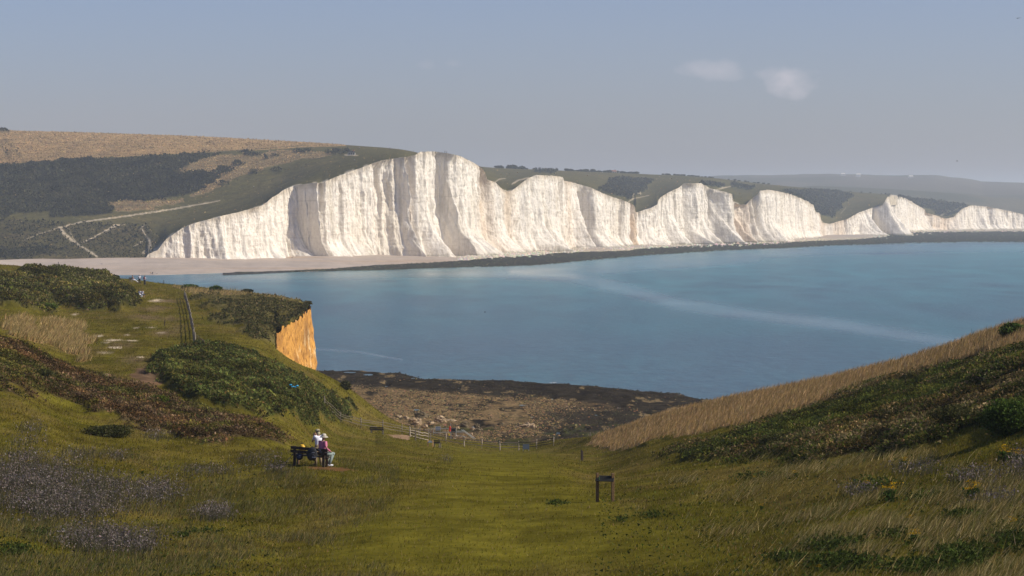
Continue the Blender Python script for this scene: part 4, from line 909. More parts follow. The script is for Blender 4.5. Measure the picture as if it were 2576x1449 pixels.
# ---------------------------------------------------------------- people
def hand(w, dirv, side, curl=.4, s=1.0):
    """palm and five separate bent fingers as chains that start at the wrist point w=(x,y,z)"""
    f = Vector(dirv).normalized(); up = Vector((0, 0, 1)) if abs(f.z) < .9 else Vector((0, 1, 0))
    sd = f.cross(up).normalized() * side; nm = sd.cross(f).normalized()
    w = Vector(w); palm = w + f * .045 * s; ch = []
    kn = palm + f * .04 * s
    for i, (o, ln) in enumerate(((-.028, .072), (-.009, .082), (.010, .078), (.028, .062))):
        b = kn + sd * o; c = b + f * ln * .45 * s; d = c + (f * math.cos(curl) + nm * math.sin(curl)) * ln * .35 * s; e = d + (f * math.cos(2 * curl) + nm * math.sin(2 * curl)) * ln * .3 * s
        ch.append([(*palm, .026 * s), (*b, .0105), (*c, .009), (*d, .0085), (*e, .007)])
    t0 = w + f * .02 * s; t1 = t0 - sd * .035 * s + f * .02; t2 = t1 - sd * .012 * s + f * .03 * s; t3 = t2 + f * .025 * s + nm * .008
    ch.append([(*w, .026 * s), (*t1, .013), (*t2, .011), (*t3, .009)])
    ch.append([(*w, .026 * s), (*palm, .026 * s)])
    return ch
def person(loc, rz, J, shirt, trousers, label, hair='dark_hair', shoe='shoe_leather', sleeve=.5, leg_cover=1.0, fingers=True, scale=1.0, seated=False, group=None, hat=None):
    """J: joint positions in the person's own frame, facing +Y"""
    t = empty('person', loc, rz, label, 'person', group); t.scale = (scale,) * 3
    P3 = {k: Vector(v) for k, v in J.items()}
    pel, che, nek, hd = P3['pelvis'], P3['chest'], P3['neck'], P3['head']
    mid = (pel + che) / 2
    ch = [[(*pel, .115), (*mid, .105), (*che, .125), (*((che + nek) / 2 ), .075), (*nek, .052), (*(hd - Vector((0, 0, .05))), .075), (*hd, .088), (*(hd + Vector((0, 0, .07))), .07)]]
    fwd = P3.get('face', Vector((0, 1, 0))).normalized()
    nose = hd + fwd * .105 - Vector((0, 0, .02))
    for s in ('l', 'r'):
        k = -1 if s == 'l' else 1
        sh, el, wr, hp, kn, an, toe = (P3[a + s] for a in ('sh', 'el', 'wr', 'hp', 'kn', 'an', 'toe'))
        ch.append([(*che, .125), (*sh, .058), (*((sh + el) / 2), .048), (*el, .041), (*((el + wr) / 2), .036), (*wr, .026)])
        if fingers: ch += hand(wr, P3.get('hd' + s, wr - el), k)
        ch.append([(*pel, .115), (*hp, .092), (*((hp + kn) / 2), .078), (*kn, .056), (*((kn + an) / 2), .052), (*an, .036), (*toe, .03)])
    body = skinned('body', ch, 'skin', t)
    # face: a nose and two ears bulge out of the head, dark eye and mouth marks are parts
    r_ = fwd.cross(Vector((0, 0, 1))).normalized()
    fm_ = MB(); fm_.blob(nose, (.012, .016, .02), 2, .05); fm_.build('nose', 'skin', t, True)
    for k in (-1, 1):
        MB().blob(hd + r_ * k * .088 - Vector((0, 0, .015)), (.012, .02, .03), 2, .05).build('ear', 'skin', t, True)
        MB().blob(hd + r_ * k * .032 + fwd * .088 + Vector((0, 0, .005)), (.011, .011, .008), 1, 0).build('eye', 'lettering_dark', t, True)
    MB().blob(hd + fwd * .09 - Vector((0, 0, .055)), (.022, .01, .006), 1, 0).build('mouth', 'lettering_dark', t, True)
    hm = MB(); hm.blob(hd - fwd * .022 + Vector((0, 0, .03)), (.097, .10, .092), 3, .06, 4); hm.build('hair', hair, t, True)
    # shirt
    m_ = MB(); dv_ = che - pel
    def ring(f, rx, ry): c = pel + dv_ * f; return (c, rx, ry)
    loft(m_, [ring(-.12, .168, .128), ring(.2, .155, .118), ring(.6, .168, .122), ring(.95, .195, .125), ring(1.18, .19, .11), ring(1.36, .11, .085), ring(1.42, .06, .06)])
    for s in ('l', 'r'):
        sh, el, wr = P3['sh' + s], P3['el' + s], P3['wr' + s]
        pts = [che + (sh - che) * .55 + Vector((0, 0, .03)), sh, (sh + el) / 2]; rd_ = [.085, .074, .065]
        if sleeve > .5: pts += [el, el + (wr - el) * .5, el + (wr - el) * sleeve]; rd_ += [.055, .048, .042]
        m_.tube(pts, rd_, 12)
    m_.build('shirt', shirt, t, True)
    m_ = MB()
    if seated: loft(m_, [((pel.x, pel.y + .03, pel.z - .10), .15, .13), ((pel.x, pel.y + .02, pel.z - .02), .175, .15), ((pel.x, pel.y, pel.z + .08), .165, .125)])
    else: loft(m_, [((pel.x, pel.y, pel.z - .14), .12, .10), ((pel.x, pel.y, pel.z - .06), .172, .128), ((pel.x, pel.y, pel.z + .08), .162, .12)])
    for s in ('l', 'r'):
        hp, kn, an = P3['hp' + s], P3['kn' + s], P3['an' + s]
        pts = [hp, (hp + kn) / 2, kn * .9 + hp * .1, kn]; rd_ = [.108, .094, .078, .07]
        if seated: m_.blob(kn, (.082, .085, .082), 2, .02)
        if leg_cover > .5: pts += [kn * .88 + an * .12, (kn + an) / 2, an + Vector((0, 0, .01))]; rd_ += [.074, .068, .058]
        m_.tube(pts, rd_, 12)
    m_.build('trousers', trousers, t, True)
    for s in ('l', 'r'):
        an, toe = P3['an' + s], P3['toe' + s]; d = (toe - an); d.z = 0
        d = d.normalized() if d.length > .01 else Vector((0, 1, 0))
        q = d.to_track_quat('Y', 'Z').to_matrix()
        MB().blob(an + d * .075 - Vector((0, 0, .035)), (.052, .145, .05), 2, .04, 2, q).build('shoe', shoe, t, True)
    if hat == 'sunhat':
        h_ = MB(); loft(h_, [(hd + Vector((0, 0, .015)), .115, .115), (hd + Vector((0, 0, .08)), .108, .108), (hd + Vector((0, 0, .13)), .085, .085), (hd + Vector((0, 0, .15)), .03, .03)], 20)
        loft(h_, [(hd + Vector((0, 0, -.015)), .20, .20), (hd + Vector((0, 0, .022)), .15, .15), (hd + Vector((0, 0, .03)), .10, .10)], 20); h_.build('sun_hat', 'hat_cloth', t, True)
    if hat == 'cap':
        h_ = MB(); loft(h_, [(hd + Vector((0, 0, .02)), .112, .112), (hd + Vector((0, 0, .08)), .105, .105), (hd + Vector((0, 0, .125)), .075, .075), (hd + Vector((0, 0, .14)), .02, .02)], 20)
        q = fwd.to_track_quat('Y', 'Z').to_matrix()
        h_.blob(hd + fwd * .14 + Vector((0, 0, .025)), (.085, .085, .012), 2, .02, 1, q)
        h_.blob(hd - fwd * .10 - Vector((0, 0, .06)), (.085, .03, .09), 2, .05, 2, q); h_.build('sun_cap', 'cap_cloth', t, True)
    return t
STAND = dict(pelvis=(0,0,.93), chest=(0,-.01,1.27), neck=(0,0,1.46), head=(0,.02,1.60), shl=(-.18,-.01,1.38), shr=(.18,-.01,1.38),
    ell=(-.24,-.03,1.10), elr=(.24,-.03,1.10), wrl=(-.24,.06,.86), wrr=(.24,.06,.86), hpl=(-.09,0,.88), hpr=(.09,0,.88),
    knl=(-.10,.02,.48), knr=(.10,.02,.48), anl=(-.11,-.01,.07), anr=(.11,-.01,.07), toel=(-.12,.12,.03), toer=(.12,.12,.03))
SIT = dict(pelvis=(0,0,.56), chest=(0,.03,.90), neck=(0,.05,1.10), head=(0,.08,1.25), shl=(-.19,.03,1.02), shr=(.19,.03,1.02),
    ell=(-.26,.10,.76), elr=(.26,.10,.76), wrl=(-.16,.32,.66), wrr=(.16,.32,.66), hpl=(-.10,.05,.54), hpr=(.10,.05,.54),
    knl=(-.13,.46,.52), knr=(.13,.46,.52), anl=(-.12,.44,.08), anr=(.12,.44,.08), toel=(-.13,.58,.03), toer=(.13,.58,.03))
# ---------------------------------------------------------------- the bench with its two people
BP = G(775, 111.0); BRZ = R(-18)
bt = empty('park_bench', BP + Vector((0, 0, .0)), BRZ, 'dark timber bench seen from behind with bags and two people at it', 'bench')
bt.rotation_euler = (0, R(3.2), BRZ)
for x in (-.73, .73):
    MB().box((x, 0, .34), (.12, .09, 1.06), Matrix.Rotation(R(3), 3, 'X'), .006).build('leg', 'dark_timber' if x < 0 else 'dark_timber', bt)
    MB().box((x, .44, .12), (.09, .09, .62), None, .006).build('leg', 'brown_timber', bt)
    MB().box((x, .22, .385), (.07, .50, .07), None, .004).build('bracket', 'dark_timber', bt)
for z in (.585, .755):
    MB().box((0, -.062, z + .04), (1.86, .035, .135), None, .006).build('backrest', 'dark_timber', bt)
for y in (.10, .24, .38):
    MB().box((0, y, .445), (1.80, .125, .04), None, .005).build('seat', 'dark_timber', bt)
MB().box((.55, -.083, .80), (.13, .004, .03)).build('plaque', 'lettering', bt)
bM_ = Matrix.Translation(BP) @ Matrix.Rotation(BRZ, 4, 'Z') @ Matrix.Rotation(R(3.2), 4, 'Y')
def onb(x, y, z): return bM_ @ Vector((x, y, z))
sp = dict(STAND); sp.update(ell=(-.20,.20,1.12), wrl=(-.07,.24,1.40), hdl=(.05,.05,.3), elr=(.25,.12,1.12), wrr=(.06,.26,1.38), hdr=(-.02,.03,.3), head=(0,.04,1.59), face=(0,1,-.1),
          anl=(-.13,.0,.07), anr=(.13,-.03,.07), knl=(-.12,.02,.48), knr=(.12,.01,.48), toel=(-.2,.11,.03), toer=(.2,.09,.03))
pp = G(799, 111.9); pp.z -= .02
ps = person(pp, R(38), sp, 'white_cotton', 'khaki', 'standing person in white T-shirt and khaki trousers with cap, hands raised to face', hat='cap', hair='dark_hair')
cmr = MB(); cmr.box((-.01, .30, 1.46), (.12, .06, .08), None, .01); cmr.tube([(-.01, .33, 1.46), (-.01, .38, 1.46)], .03, 10)
c_ = cmr.build('camera_body', 'black_cloth'); c_.location = pp; c_.rotation_euler = (0, 0, R(38)); tag(c_, 'small black camera held up to the face by the person in white', 'camera')
ss = dict(SIT); ss.update(chest=(0,.0,.93), neck=(0,.02,1.14), head=(0,.06,1.27), shl=(-.20,0,1.05), shr=(.20,0,1.05), ell=(-.27,.04,.78), elr=(.29,-.02,.78), wrl=(-.18,.28,.66), wrr=(.22,.22,.66),
          anl=(-.14,.30,.07), anr=(.14,.24,.07), toel=(-.15,.43,.03), toer=(.15,.37,.03), face=(0,1,0))
sw = onb(.62, .22, 0)
pq = Vector((sw.x, sw.y, gz(sw.x, sw.y) + .03))
person(pq, R(-48), ss, 'pink_cotton', 'pale_denim', 'seated person in pink top, pale jeans and sun hat with back to the viewer', hair='grey_hair', shoe='pale_shoe', sleeve=.95, seated=True, hat='sunhat', scale=1.08)
def bag(name, c, s, mat, label, strap='black_cloth', rz=0.0, patches=()):
    t = empty(name, c, rz, label, 'rucksack')
    m_ = MB(); m_.blob((0, 0, s[2] / 2), (s[0] / 2, s[1] / 2, s[2] / 2 * 1.02), 3, .07, 2.2, None, int(c[0] * 7) % 50); m_.build('bag_body', mat, t, True)
    MB().blob((0, -s[1] * .46, s[2] * .33), (s[0] * .34, s[1] * .16, s[2] * .24), 3, .06, 2).build('pocket', mat, t, True)
    m_ = MB(); m_.tube([(-.05, 0, s[2] * .95), (-.03, 0, s[2] * 1.07), (.03, 0, s[2] * 1.07), (.05, 0, s[2] * .95)], .012, 6)
    for k in (-1, 1): m_.tube([(k * s[0] * .25, s[1] * .4, s[2] * .9), (k * s[0] * .3, s[1] * .75, s[2] * .55), (k * s[0] * .25, s[1] * .45, s[2] * .15)], .014, 6)
    m_.build('strap', strap, t, True)
    for (x, z, w_, h_) in patches: MB().box((x, -s[1] * .55 - .02, z), (w_, .006, h_)).build('patch', 'lettering', t)
    return t
bag('rucksack', onb(-.46, .22, .46), (.34, .22, .50), 'yellow_nylon', 'bright yellow rucksack standing on the bench seat, its top showing over the backrest', rz=BRZ)
bag('rucksack', onb(.24, -.20, .28), (.55, .24, .62), 'black_cloth', 'large black rucksack hung on the back of the bench beside the standing person', rz=BRZ, patches=((.12, .40, .14, .025), (.15, .18, .17, .045)))
bag('rucksack', onb(-.52, .10, .22), (.34, .24, .32), 'navy_cloth', 'small dark bag hanging at the left end under the bench seat', rz=BRZ, patches=((.08, .22, .05, .03),))
st_ = MB(); a_ = onb(-.86, -.02, .42); b_ = G(703, 110.3); st_.tube([a_, a_ + (b_ - a_) * .5, b_], .011, 6); st_.tube([a_ + Vector((.02, 0, .02)), a_ - Vector((.05, 0, -.02))], .018, 6)
tag(st_.build('walking_pole', 'black_cloth'), 'thin dark walking pole leaning from the left end of the bench to the grass', 'walking pole')
# ---------------------------------------------------------------- sign, posts
sg = G(1523, 94.0); t = empty('lectern_sign', sg, R(-14), 'dark lectern sign board between two lichened square posts in the grass', 'sign')
for x in (-.31, .31):
    pb = MB(); pb.box((x, 0, .44), (.11, .11, 1.4), Matrix.Rotation(R(25), 3, 'Z'), .01); pb.build('post', 'lichen_timber', t)
tl = Matrix.Rotation(R(-38), 3, 'X')
MB().box((0, -.06, .93), (.74, .03, .27), tl, .006).build('board', 'sign_black', t)
MB().box((0, -.03, .84), (.60, .05, .06), None, .005).build('rail', 'dark_timber', t)
wm = MB()
for k, (x, z) in enumerate(((-.215, .985), (-.205, .945), (-.21, .90), (-.20, .87))): wm.box((x, -.11 - (.93 - z) * -.0, z), (.022, .012, .038), tl @ Matrix.Rotation(R(20 * (-1) ** k), 3, 'Y'))
wm.build('emblem', 'sign_green', t)
def marker(name, u, d, h, w, mat, label, tilt=0.0, notch=False, rz=.3):
    c = G(u, d); t = MB(); q = Matrix.Rotation(tilt, 3, 'Y') @ Matrix.Rotation(rz, 3, 'Z')
    t.box((0, 0, h / 2 - .15), (w, w, h + .3), q, w * .08)
    o = t.build(name, mat, None, False, c)
    if notch: 
        e = empty(name, c, 0, label, 'post'); o.parent = e; o.location = (0, 0, 0); o.name = 'shaft'
        MB().box((-w * .25, 0, h + .045), (w * .5, w, .09), q, .004).build('stepped_top', 'dark_timber', e); return e
    return tag(o, label, 'post')
marker('marker_post', 1464.5, 196, .80, .17, 'dark_timber', 'short dark square post with a notched top on the valley grass', notch=True)
marker('waymark_post', 413, 297, .72, .10, 'dark_timber', 'thin leaning post alone on the worn turf of the left plateau', tilt=.12)
marker('waymark_post', 411.5, 470, .85, .11, 'dark_timber', 'thin dark post at the far plateau rim against the water')
marker('waymark_post', 293.5, 425, .75, .10, 'pale_timber', 'pale stub post by the round bush on the far plateau rim, left of its pair')
marker('waymark_post', 300.5, 425, .62, .09, 'weathered_timber', 'greyer stub post by the round bush on the far plateau rim, right of its pair')
marker('fence_stub', 1485, 294, .55, .13, 'grey_timber', 'pale stub post in the grass at the foot of the golden slope')
marker('braced_post', 1044.5, 272, 1.15, .14, 'grey_timber', 'pale round post with a strut in front of the gate rails')
# ---------------------------------------------------------------- fences
def rail(mb, a, b, r, sag=.05, seed=0):
    rs_ = random.Random(seed); n = 5
    pts = [a + (b - a) * (i / n) + Vector((0, rs_.uniform(-.03, .03), rs_.uniform(-sag, sag) if 0 < i < n else 0)) for i in range(n + 1)]
    mb.tube(pts, [r * rs_.uniform(.75, 1.15) for _ in pts], 6)
def fence(name, pts, h, zs, label, postm, railm, wpost=.14, rr_=.045, group=None, skip=()):
    t = empty(name, G(*pts[0]), 0, label, 'fence', group); o0 = t.location.copy()
    rs_ = random.Random(len(pts)); base = [G(*p) - o0 for p in pts]
    for i, b in enumerate(base):
        hh = h * rs_.uniform(.94, 1.08); m_ = MB()
        m_.tube([b - Vector((0, 0, .2)), b + Vector((rs_.uniform(-.03, .03), 0, hh * .5)), b + Vector((rs_.uniform(-.06, .06), 0, hh))], [wpost / 2 * 1.05, wpost / 2, wpost / 2 * .85], 7)
        m_.build('post', postm, t)
    for i in range(len(base) - 1):
        if i in skip: continue
        for k, z in enumerate(zs):
            m_ = MB(); rail(m_, base[i] + Vector((0, -.02, z + rs_.uniform(-.03, .03))), base[i + 1] + Vector((0, -.02, z + rs_.uniform(-.03, .03))), rr_, .05, i * 7 + k); m_.build('rail', railm, t)
    return t
fence('rail_fence', [(815,252),(855.5,262.5),(907,265.5),(962,270),(1010.5,276),(1056,283)], 1.18, (.35, .66, .95), 'split rail fence running down the green left flank to the gate', 'weathered_timber', 'grey_timber', .13, .038)
fence('gate_fence', [(1030,279),(1052.7,280),(1077,282)], .98, (.12, .48, .80), 'short pale wavy railed section beside the gate and earth patch', 'weathered_timber', 'pale_timber', .13, .042)
fence('valley_fence', [(1031,279),(1083,285),(1121.8,288),(1167.7,291),(1212,294),(1257.6,297),(1304.4,300),(1349.6,298),(1393,297)], 1.16, (.34, .66, .96), 'low fence of pale posts and dark rails across the valley mouth above the shore', 'pale_timber', 'dark_timber', .15, .045)
lf = []
for i in range(30):
    k = i / 29; v_ = 887 + (757 - 887) * k; lf.append((float(np.interp(v_, [757, 778, 815, 850, 887], [463, 468, 476, 483, 490])), 245 + (392 - 245) * k))
fence('plateau_fence', lf, 1.22, (.32, .68, 1.04), 'long old post and rail fence running away over the plateau above the thicket', 'weathered_timber', 'grey_timber', .18, .05)
bs = MB(); b0 = G(490, 245)
for k in range(7): bs.tube([b0 + Vector((.2 + .2 * k * .8, .3, -.1)), b0 + Vector((.1 + .12 * k, .1, 1.0 - .09 * k))], .028, 5)
tag(bs.build('brushwood', 'grey_timber'), 'fan of grey sticks propped on the near end of the plateau fence', 'brushwood')
# ---------------------------------------------------------------- gate area furniture
GR = 300.0
def PG(u, v, d=GR): return P(u, v, d)
t = empty('metal_handrail', PG(1106, 1097), 0, 'pale metal handrails of the steps down to the shore', 'handrail'); o0 = t.location.copy()
m_ = MB(); m_.tube([PG(1068, 1081) - o0, PG(1088, 1078.5) - o0, PG(1092, 1074) - o0], .045, 6); m_.build('curled_rail', 'pale_timber', t)
for y1, y2 in ((1079.5, 1077.8), (1089, 1087)): MB().tube([PG(1078, y1) - o0, PG(1133.5, y2) - o0], .035, 6).build('rail', 'galvanised', t)
for u_, y1 in ((1078, 1079), (1090, 1078), (1133.5, 1077)): MB().tube([PG(u_, y1) - o0, PG(u_, 1112) - o0], .035, 6).build('upright', 'galvanised', t)
for y1 in (1084.5, 1087): MB().tube([PG(1140, y1, 303) - o0, PG(1167, y1, 303) - o0], .035, 6).build('rail', 'galvanised', t)
MB().tube([PG(1147, 1079, 303) - o0, PG(1147.3, 1095, 303) - o0, PG(1150, 1097, 303) - o0, PG(1164, 1097, 303) - o0, PG(1171, 1100, 303) - o0], .035, 6).build('curled_rail', 'galvanised', t)
for k in (0, 4): MB().tube([PG(1160 + k, 1081, 304) - o0, PG(1191 + k, 1103, 308) - o0], .04, 6).build('sloping_rail', 'galvanised', t)
def board(name, u0, u1, v0, v1, d, mat, label, legm='galvanised', lines=4, legto=1104, ink='lettering_dark', cat='sign', legu=None, tilt=0, legw=.04, twin=True):
    c = P((u0 + u1) / 2, (v0 + v1) / 2, d); t = empty(name, c, 0, label, cat); w_ = (u1 - u0) / F * d; h_ = (v1 - v0) / F * d
    q = Matrix.Rotation(tilt, 3, 'X')
    MB().box((0, 0, 0), (w_, .03, h_), q, .004).build('panel', mat, t)
    if lines:
        m_ = MB()
        for k in range(lines):
            z = h_ * (.34 - .68 * k / max(1, lines - 1)); x = -w_ * .36; r2 = random.Random(k + int(u0))
            while x < w_ * .36:
                l = r2.uniform(.03, .09) * w_ / .6; m_.box(q @ Vector((x + l / 2, -.019, z)), (l, .004, h_ * .06), q); x += l * 1.35
        m_.build('lettering', ink, t)
    for u_ in (legu or ((u0 + 1, u1 - 1) if twin else ((u0 + u1) / 2,))):
        a_ = P(u_, v0 if legu is None else v0 - 1, d + .06) - c; b_ = P(u_, legto, d + .06) - c; b_.z = min(b_.z, gz(c.x, c.y) - c.z) - .1
        MB().box((a_ + b_) / 2, (legw, legw, (a_ - b_).length)).build('leg', legm, t)
    return t
board('notice_board', 1095, 1108, 1073, 1083, 301, 'sign_blue_grey', 'pale blue grey notice board behind the metal handrail', legto=1110)
board('warning_sign', 1134, 1146, 1075.5, 1088, 302, 'sign_black', 'dark notice panel with a white label beside the red lifebuoy housing', ink='lettering', lines=2, legto=1110)
board('small_lectern', 1076, 1087.5, 1108, 1114, 255, 'sign_slate', 'small slate coloured panel on two honey coloured wooden legs', legm='honey_timber', ink='lettering', legto=1125, legu=(1075.7, 1088.2), tilt=R(-35), legw=.15, lines=3)
board('blue_sign', 1315, 1331.5, 1117.5, 1130.5, 292, 'sign_slate', 'plain blue grey sign board low against the valley fence', lines=0, legto=1135, legw=.06)
lb = P(1131.4, 1079, 299); t = empty('lifebuoy_post', lb, 0, 'upright red lifebuoy housing on a post by the steps', 'lifebuoy')
m_ = MB(); rg = [];
for k in range(13): a_ = 2 * math.pi * k / 12; rg.append((math.sin(a_) * .08, math.cos(a_) * .0 , math.cos(a_) * .31))
m_.tube(rg, .065, 8); m_.build('ring', 'red_plastic', t); MB().box((0, .05, 0), (.16, .06, .70), None, .02).build('housing', 'red_plastic', t); MB().box((.1, .09, -.4), (.08, .08, 2.2)).build('post', 'galvanised', t)
yb = P(1129.3, 1094, 298); m_ = MB(); m_.box((0, 0, 0), (.22, .2, .2), None, .03); m_.box((0, -.02, .11), (.24, .22, .03), None, .01)
tag(m_.build('grit_box', 'yellow_plastic', None, False, yb), 'small yellow box on the ground under the red lifebuoy', 'box')
def bench2(u, d, w_, rz, label):
    t = empty('rest_bench', G(u, d), rz, label, 'bench')
    for x in (-w_ / 2 + .12, w_ / 2 - .12): MB().box((x, 0, .30), (.08, .08, 1.0), None, .005).build('leg', 'weathered_timber', t); MB().box((x, .4, .1), (.08, .08, .6)).build('leg', 'weathered_timber', t)
    for z in (.55, .72): MB().box((0, -.05, z), (w_, .03, .13), None, .005).build('backrest', 'dark_timber', t)
    for y in (.1, .25, .4): MB().box((0, y, .43), (w_, .12, .04), None, .005).build('seat', 'dark_timber', t)
bench2(947, 262, 1.55, R(-8), 'dark bench seen from behind in front of the split rail fence')
bench2(1097, 262, .95, R(-20), 'short dark bench beside the panel on honey coloured legs')
bench2(328, 452, .75, R(-30), 'dark bench on the far plateau rim with a reclining person on it')
# ---------------------------------------------------------------- people farther off
r1 = dict(SIT); r1.update(anl=(-.1,.86,.12), anr=(.1,.92,.10), knl=(-.1,.5,.42), knr=(.1,.52,.42), toel=(-.1,.98,.16), toer=(.1,1.02,.14))
for k in ('head', 'neck', 'chest', 'shl', 'shr'): r1[k] = (r1[k][0], r1[k][1] - .16 * (r1[k][2] - .5), r1[k][2])
person(G(333.5, 451) + Vector((0, 0, -.02)), R(-62), r1, 'skin', 'white_cotton', 'reclining person on the dark bench at the far plateau rim with legs stretched out', fingers=False, seated=True, shoe='pale_shoe', scale=1.0)
person(G(350.5, 448), R(5), STAND, 'white_cotton', 'black_cloth', 'standing person in pale patterned top, black trousers and pale hat on the far plateau', hat='sunhat', fingers=False, shoe='shoe_leather', hair='grey_hair')
b2 = G(363.5, 446); person(b2, R(-10), STAND, 'white_cotton', 'navy_cloth', 'standing person in dark trousers wearing a maroon rucksack on the far plateau', fingers=False)
bg2 = bag('rucksack', b2 + Vector((-.05, -.26, 1.02)), (.36, .22, .48), 'maroon_cloth', 'maroon rucksack worn by the person standing on the far plateau', rz=R(-10))
s3 = dict(SIT)
def seat_shift(D, dz, **k):
    D = {a: (b[0], b[1], b[2] + dz) for a, b in D.items()}; D.update(k); return D
pA = G(350, 380); pB = G(357, 378)
person(pA + Vector((0, 0, .0)), R(-35), seat_shift(SIT, -.18), 'white_cotton', 'white_cotton', 'seated person in white leaning on a companion beside the scrub mound', fingers=False, seated=True, sleeve=.5)
person(pB + Vector((0, 0, .0)), R(-30), seat_shift(SIT, -.1), 'pink_cotton' if False else 'white_cotton', 'navy_cloth', 'seated person in pale shirt and navy shorts, right of the pair by the scrub mound', fingers=False, seated=True, leg_cover=.4)
def beach_pt(u, v, dz=0):
    vt_ = float(vbeach_top(np.array([u]))[0]); vb_ = float(vwat(np.array([u]))[0]); z1_ = 6.4 if u < 366 else float(lin(zbt, u))
    k = (vb_ - v) / (vb_ - vt_); z = max(.1, z1_ * k); d = (z - H) / (zof(v, 1.0) - H); return Vector((aof(u) * d, d, z + dz))
bend = dict(STAND); bend.update(chest=(0,.26,1.12), neck=(0,.42,1.10), head=(0,.52,1.06), shl=(-.17,.34,1.06), shr=(.17,.34,1.06), ell=(-.2,.42,.80), elr=(.2,.42,.80), wrl=(-.14,.50,.56), wrr=(.14,.50,.56), face=(0,.5,-.8))
person(beach_pt(380, 691), R(60), bend, 'yellow_nylon', 'navy_cloth', 'person in a yellow top bending down at the water edge of the shingle', fingers=False, scale=1.1)
person(beach_pt(383.6, 691.2), R(-20), STAND, 'black_cloth', 'black_cloth', 'dark dressed person standing at the water edge beside the one bending down', fingers=False)
# dog
def dog(loc, rz, label):
    t = empty('dog', loc, rz, label, 'dog')
    skinned('body', [[(0,-.28,.45,.09),(0,-.05,.47,.095),(0,.2,.47,.12),(0,.34,.58,.07),(0,.44,.66,.065),(0,.55,.63,.035)],
        [(0,-.28,.45,.09),(0,-.42,.55,.02),(0,-.52,.66,.015)],
        [(0,.2,.47,.12),(-.08,.22,.3,.035),(-.08,.2,.16,.024),(-.08,.22,.02,.026)], [(0,.2,.47,.12),(.08,.24,.3,.035),(.08,.23,.16,.024),(.08,.26,.02,.026)],
        [(0,-.28,.45,.09),(-.08,-.22,.28,.045),(-.08,-.34,.18,.024),(-.08,-.31,.02,.026)], [(0,-.28,.45,.09),(.08,-.2,.28,.045),(.08,-.32,.18,.024),(.08,-.29,.02,.026)],
        [(0,.44,.66,.065),(-.05,.42,.74,.018)], [(0,.44,.66,.065),(.05,.42,.74,.018)]], 'fur', t)
dog(beach_pt(394, 690.5), R(-70), 'small dark dog at the water edge right of the bending person')
simple = {}
def walker(name_mat, loc, label, group, rz=0.0, sit=False):
    key = (name_mat, sit)
    if key not in simple:
        simple[key] = person(loc, rz, SIT if sit else STAND, name_mat[0], name_mat[1], label, fingers=False, seated=sit, group=group); return simple[key]
    c = copy_tree(simple[key]); c.location = loc; c.rotation_euler = (0, 0, rz); c['label'] = label; c['group'] = group; return c
gB = 'people on the shingle beach'
walker(('black_cloth', 'navy_cloth'), beach_pt(146.6, 665), 'dark dressed person on the shingle at its left end', gB)
ly = walker(('white_cotton', 'navy_cloth'), beach_pt(257.8, 664.5, .15), 'sunbather lying on the shingle below the chalk tracks', gB); ly.rotation_euler = (R(-86), 0, R(80))
walker(('navy_cloth', 'black_cloth'), beach_pt(514, 660.5, -.15), 'person sitting on the shingle below the lowest end of the first cliff', gB, .4, True)
walker(('black_cloth', 'navy_cloth'), beach_pt(734.7, 652.5), 'dark dressed walker on the shingle at the foot of the tallest cliff', gB)
wk = walker(('black_cloth', 'navy_cloth'), P(1137, 656, 1560), 'walker on the shore strip right of the two pointed buttresses', gB); wk.location.z = .9
def hill_pt(u, v, lim=99999):
    j = int(np.argmin(np.abs(eu - u))); col = HV[:, j]; ok_ = np.where(HDD[:, j] < lim)[0]
    i = ok_[int(np.argmin(np.abs(col[ok_] - v)))]; return Vector((aof(u) * HDD[i, j], HDD[i, j], HZZ[i, j] + .0))
hm2 = [(981,374,'pair'),(984,374,'pair'),(1041,377.5,'pair'),(877.6,372.5,'far'),(904.6,373.5,'far')]
gH = 'walkers on the hill above the first cliff'
cols_ = [('black_cloth', 'navy_cloth'), ('white_cotton', 'navy_cloth'), ('navy_cloth', 'black_cloth')]
for i, (u_, v_) in enumerate([(981,375.5),(984,375.5),(1041,379.5),(877.6,373.5),(904.6,374.5),(713.5,452),(602,477.6),(638.7,474),(586,490),(549,506),(892,406),(598,455),(694,469)]):
    walker(cols_[i % 3], hill_pt(u_, v_), 'tiny walker on the downland turf above the first chalk cliff', gH, i * .9)
for i, x_ in enumerate((1119.5, 1123)):
    j = int(np.argmin(np.abs(ut - x_))); walker(cols_[0], Vector((X_[-1][j], Y_[-1][j] + 1.2, ztop[j])), 'tiny walker on the very top edge of the tallest cliff', 'pair on the tallest cliff top', i)
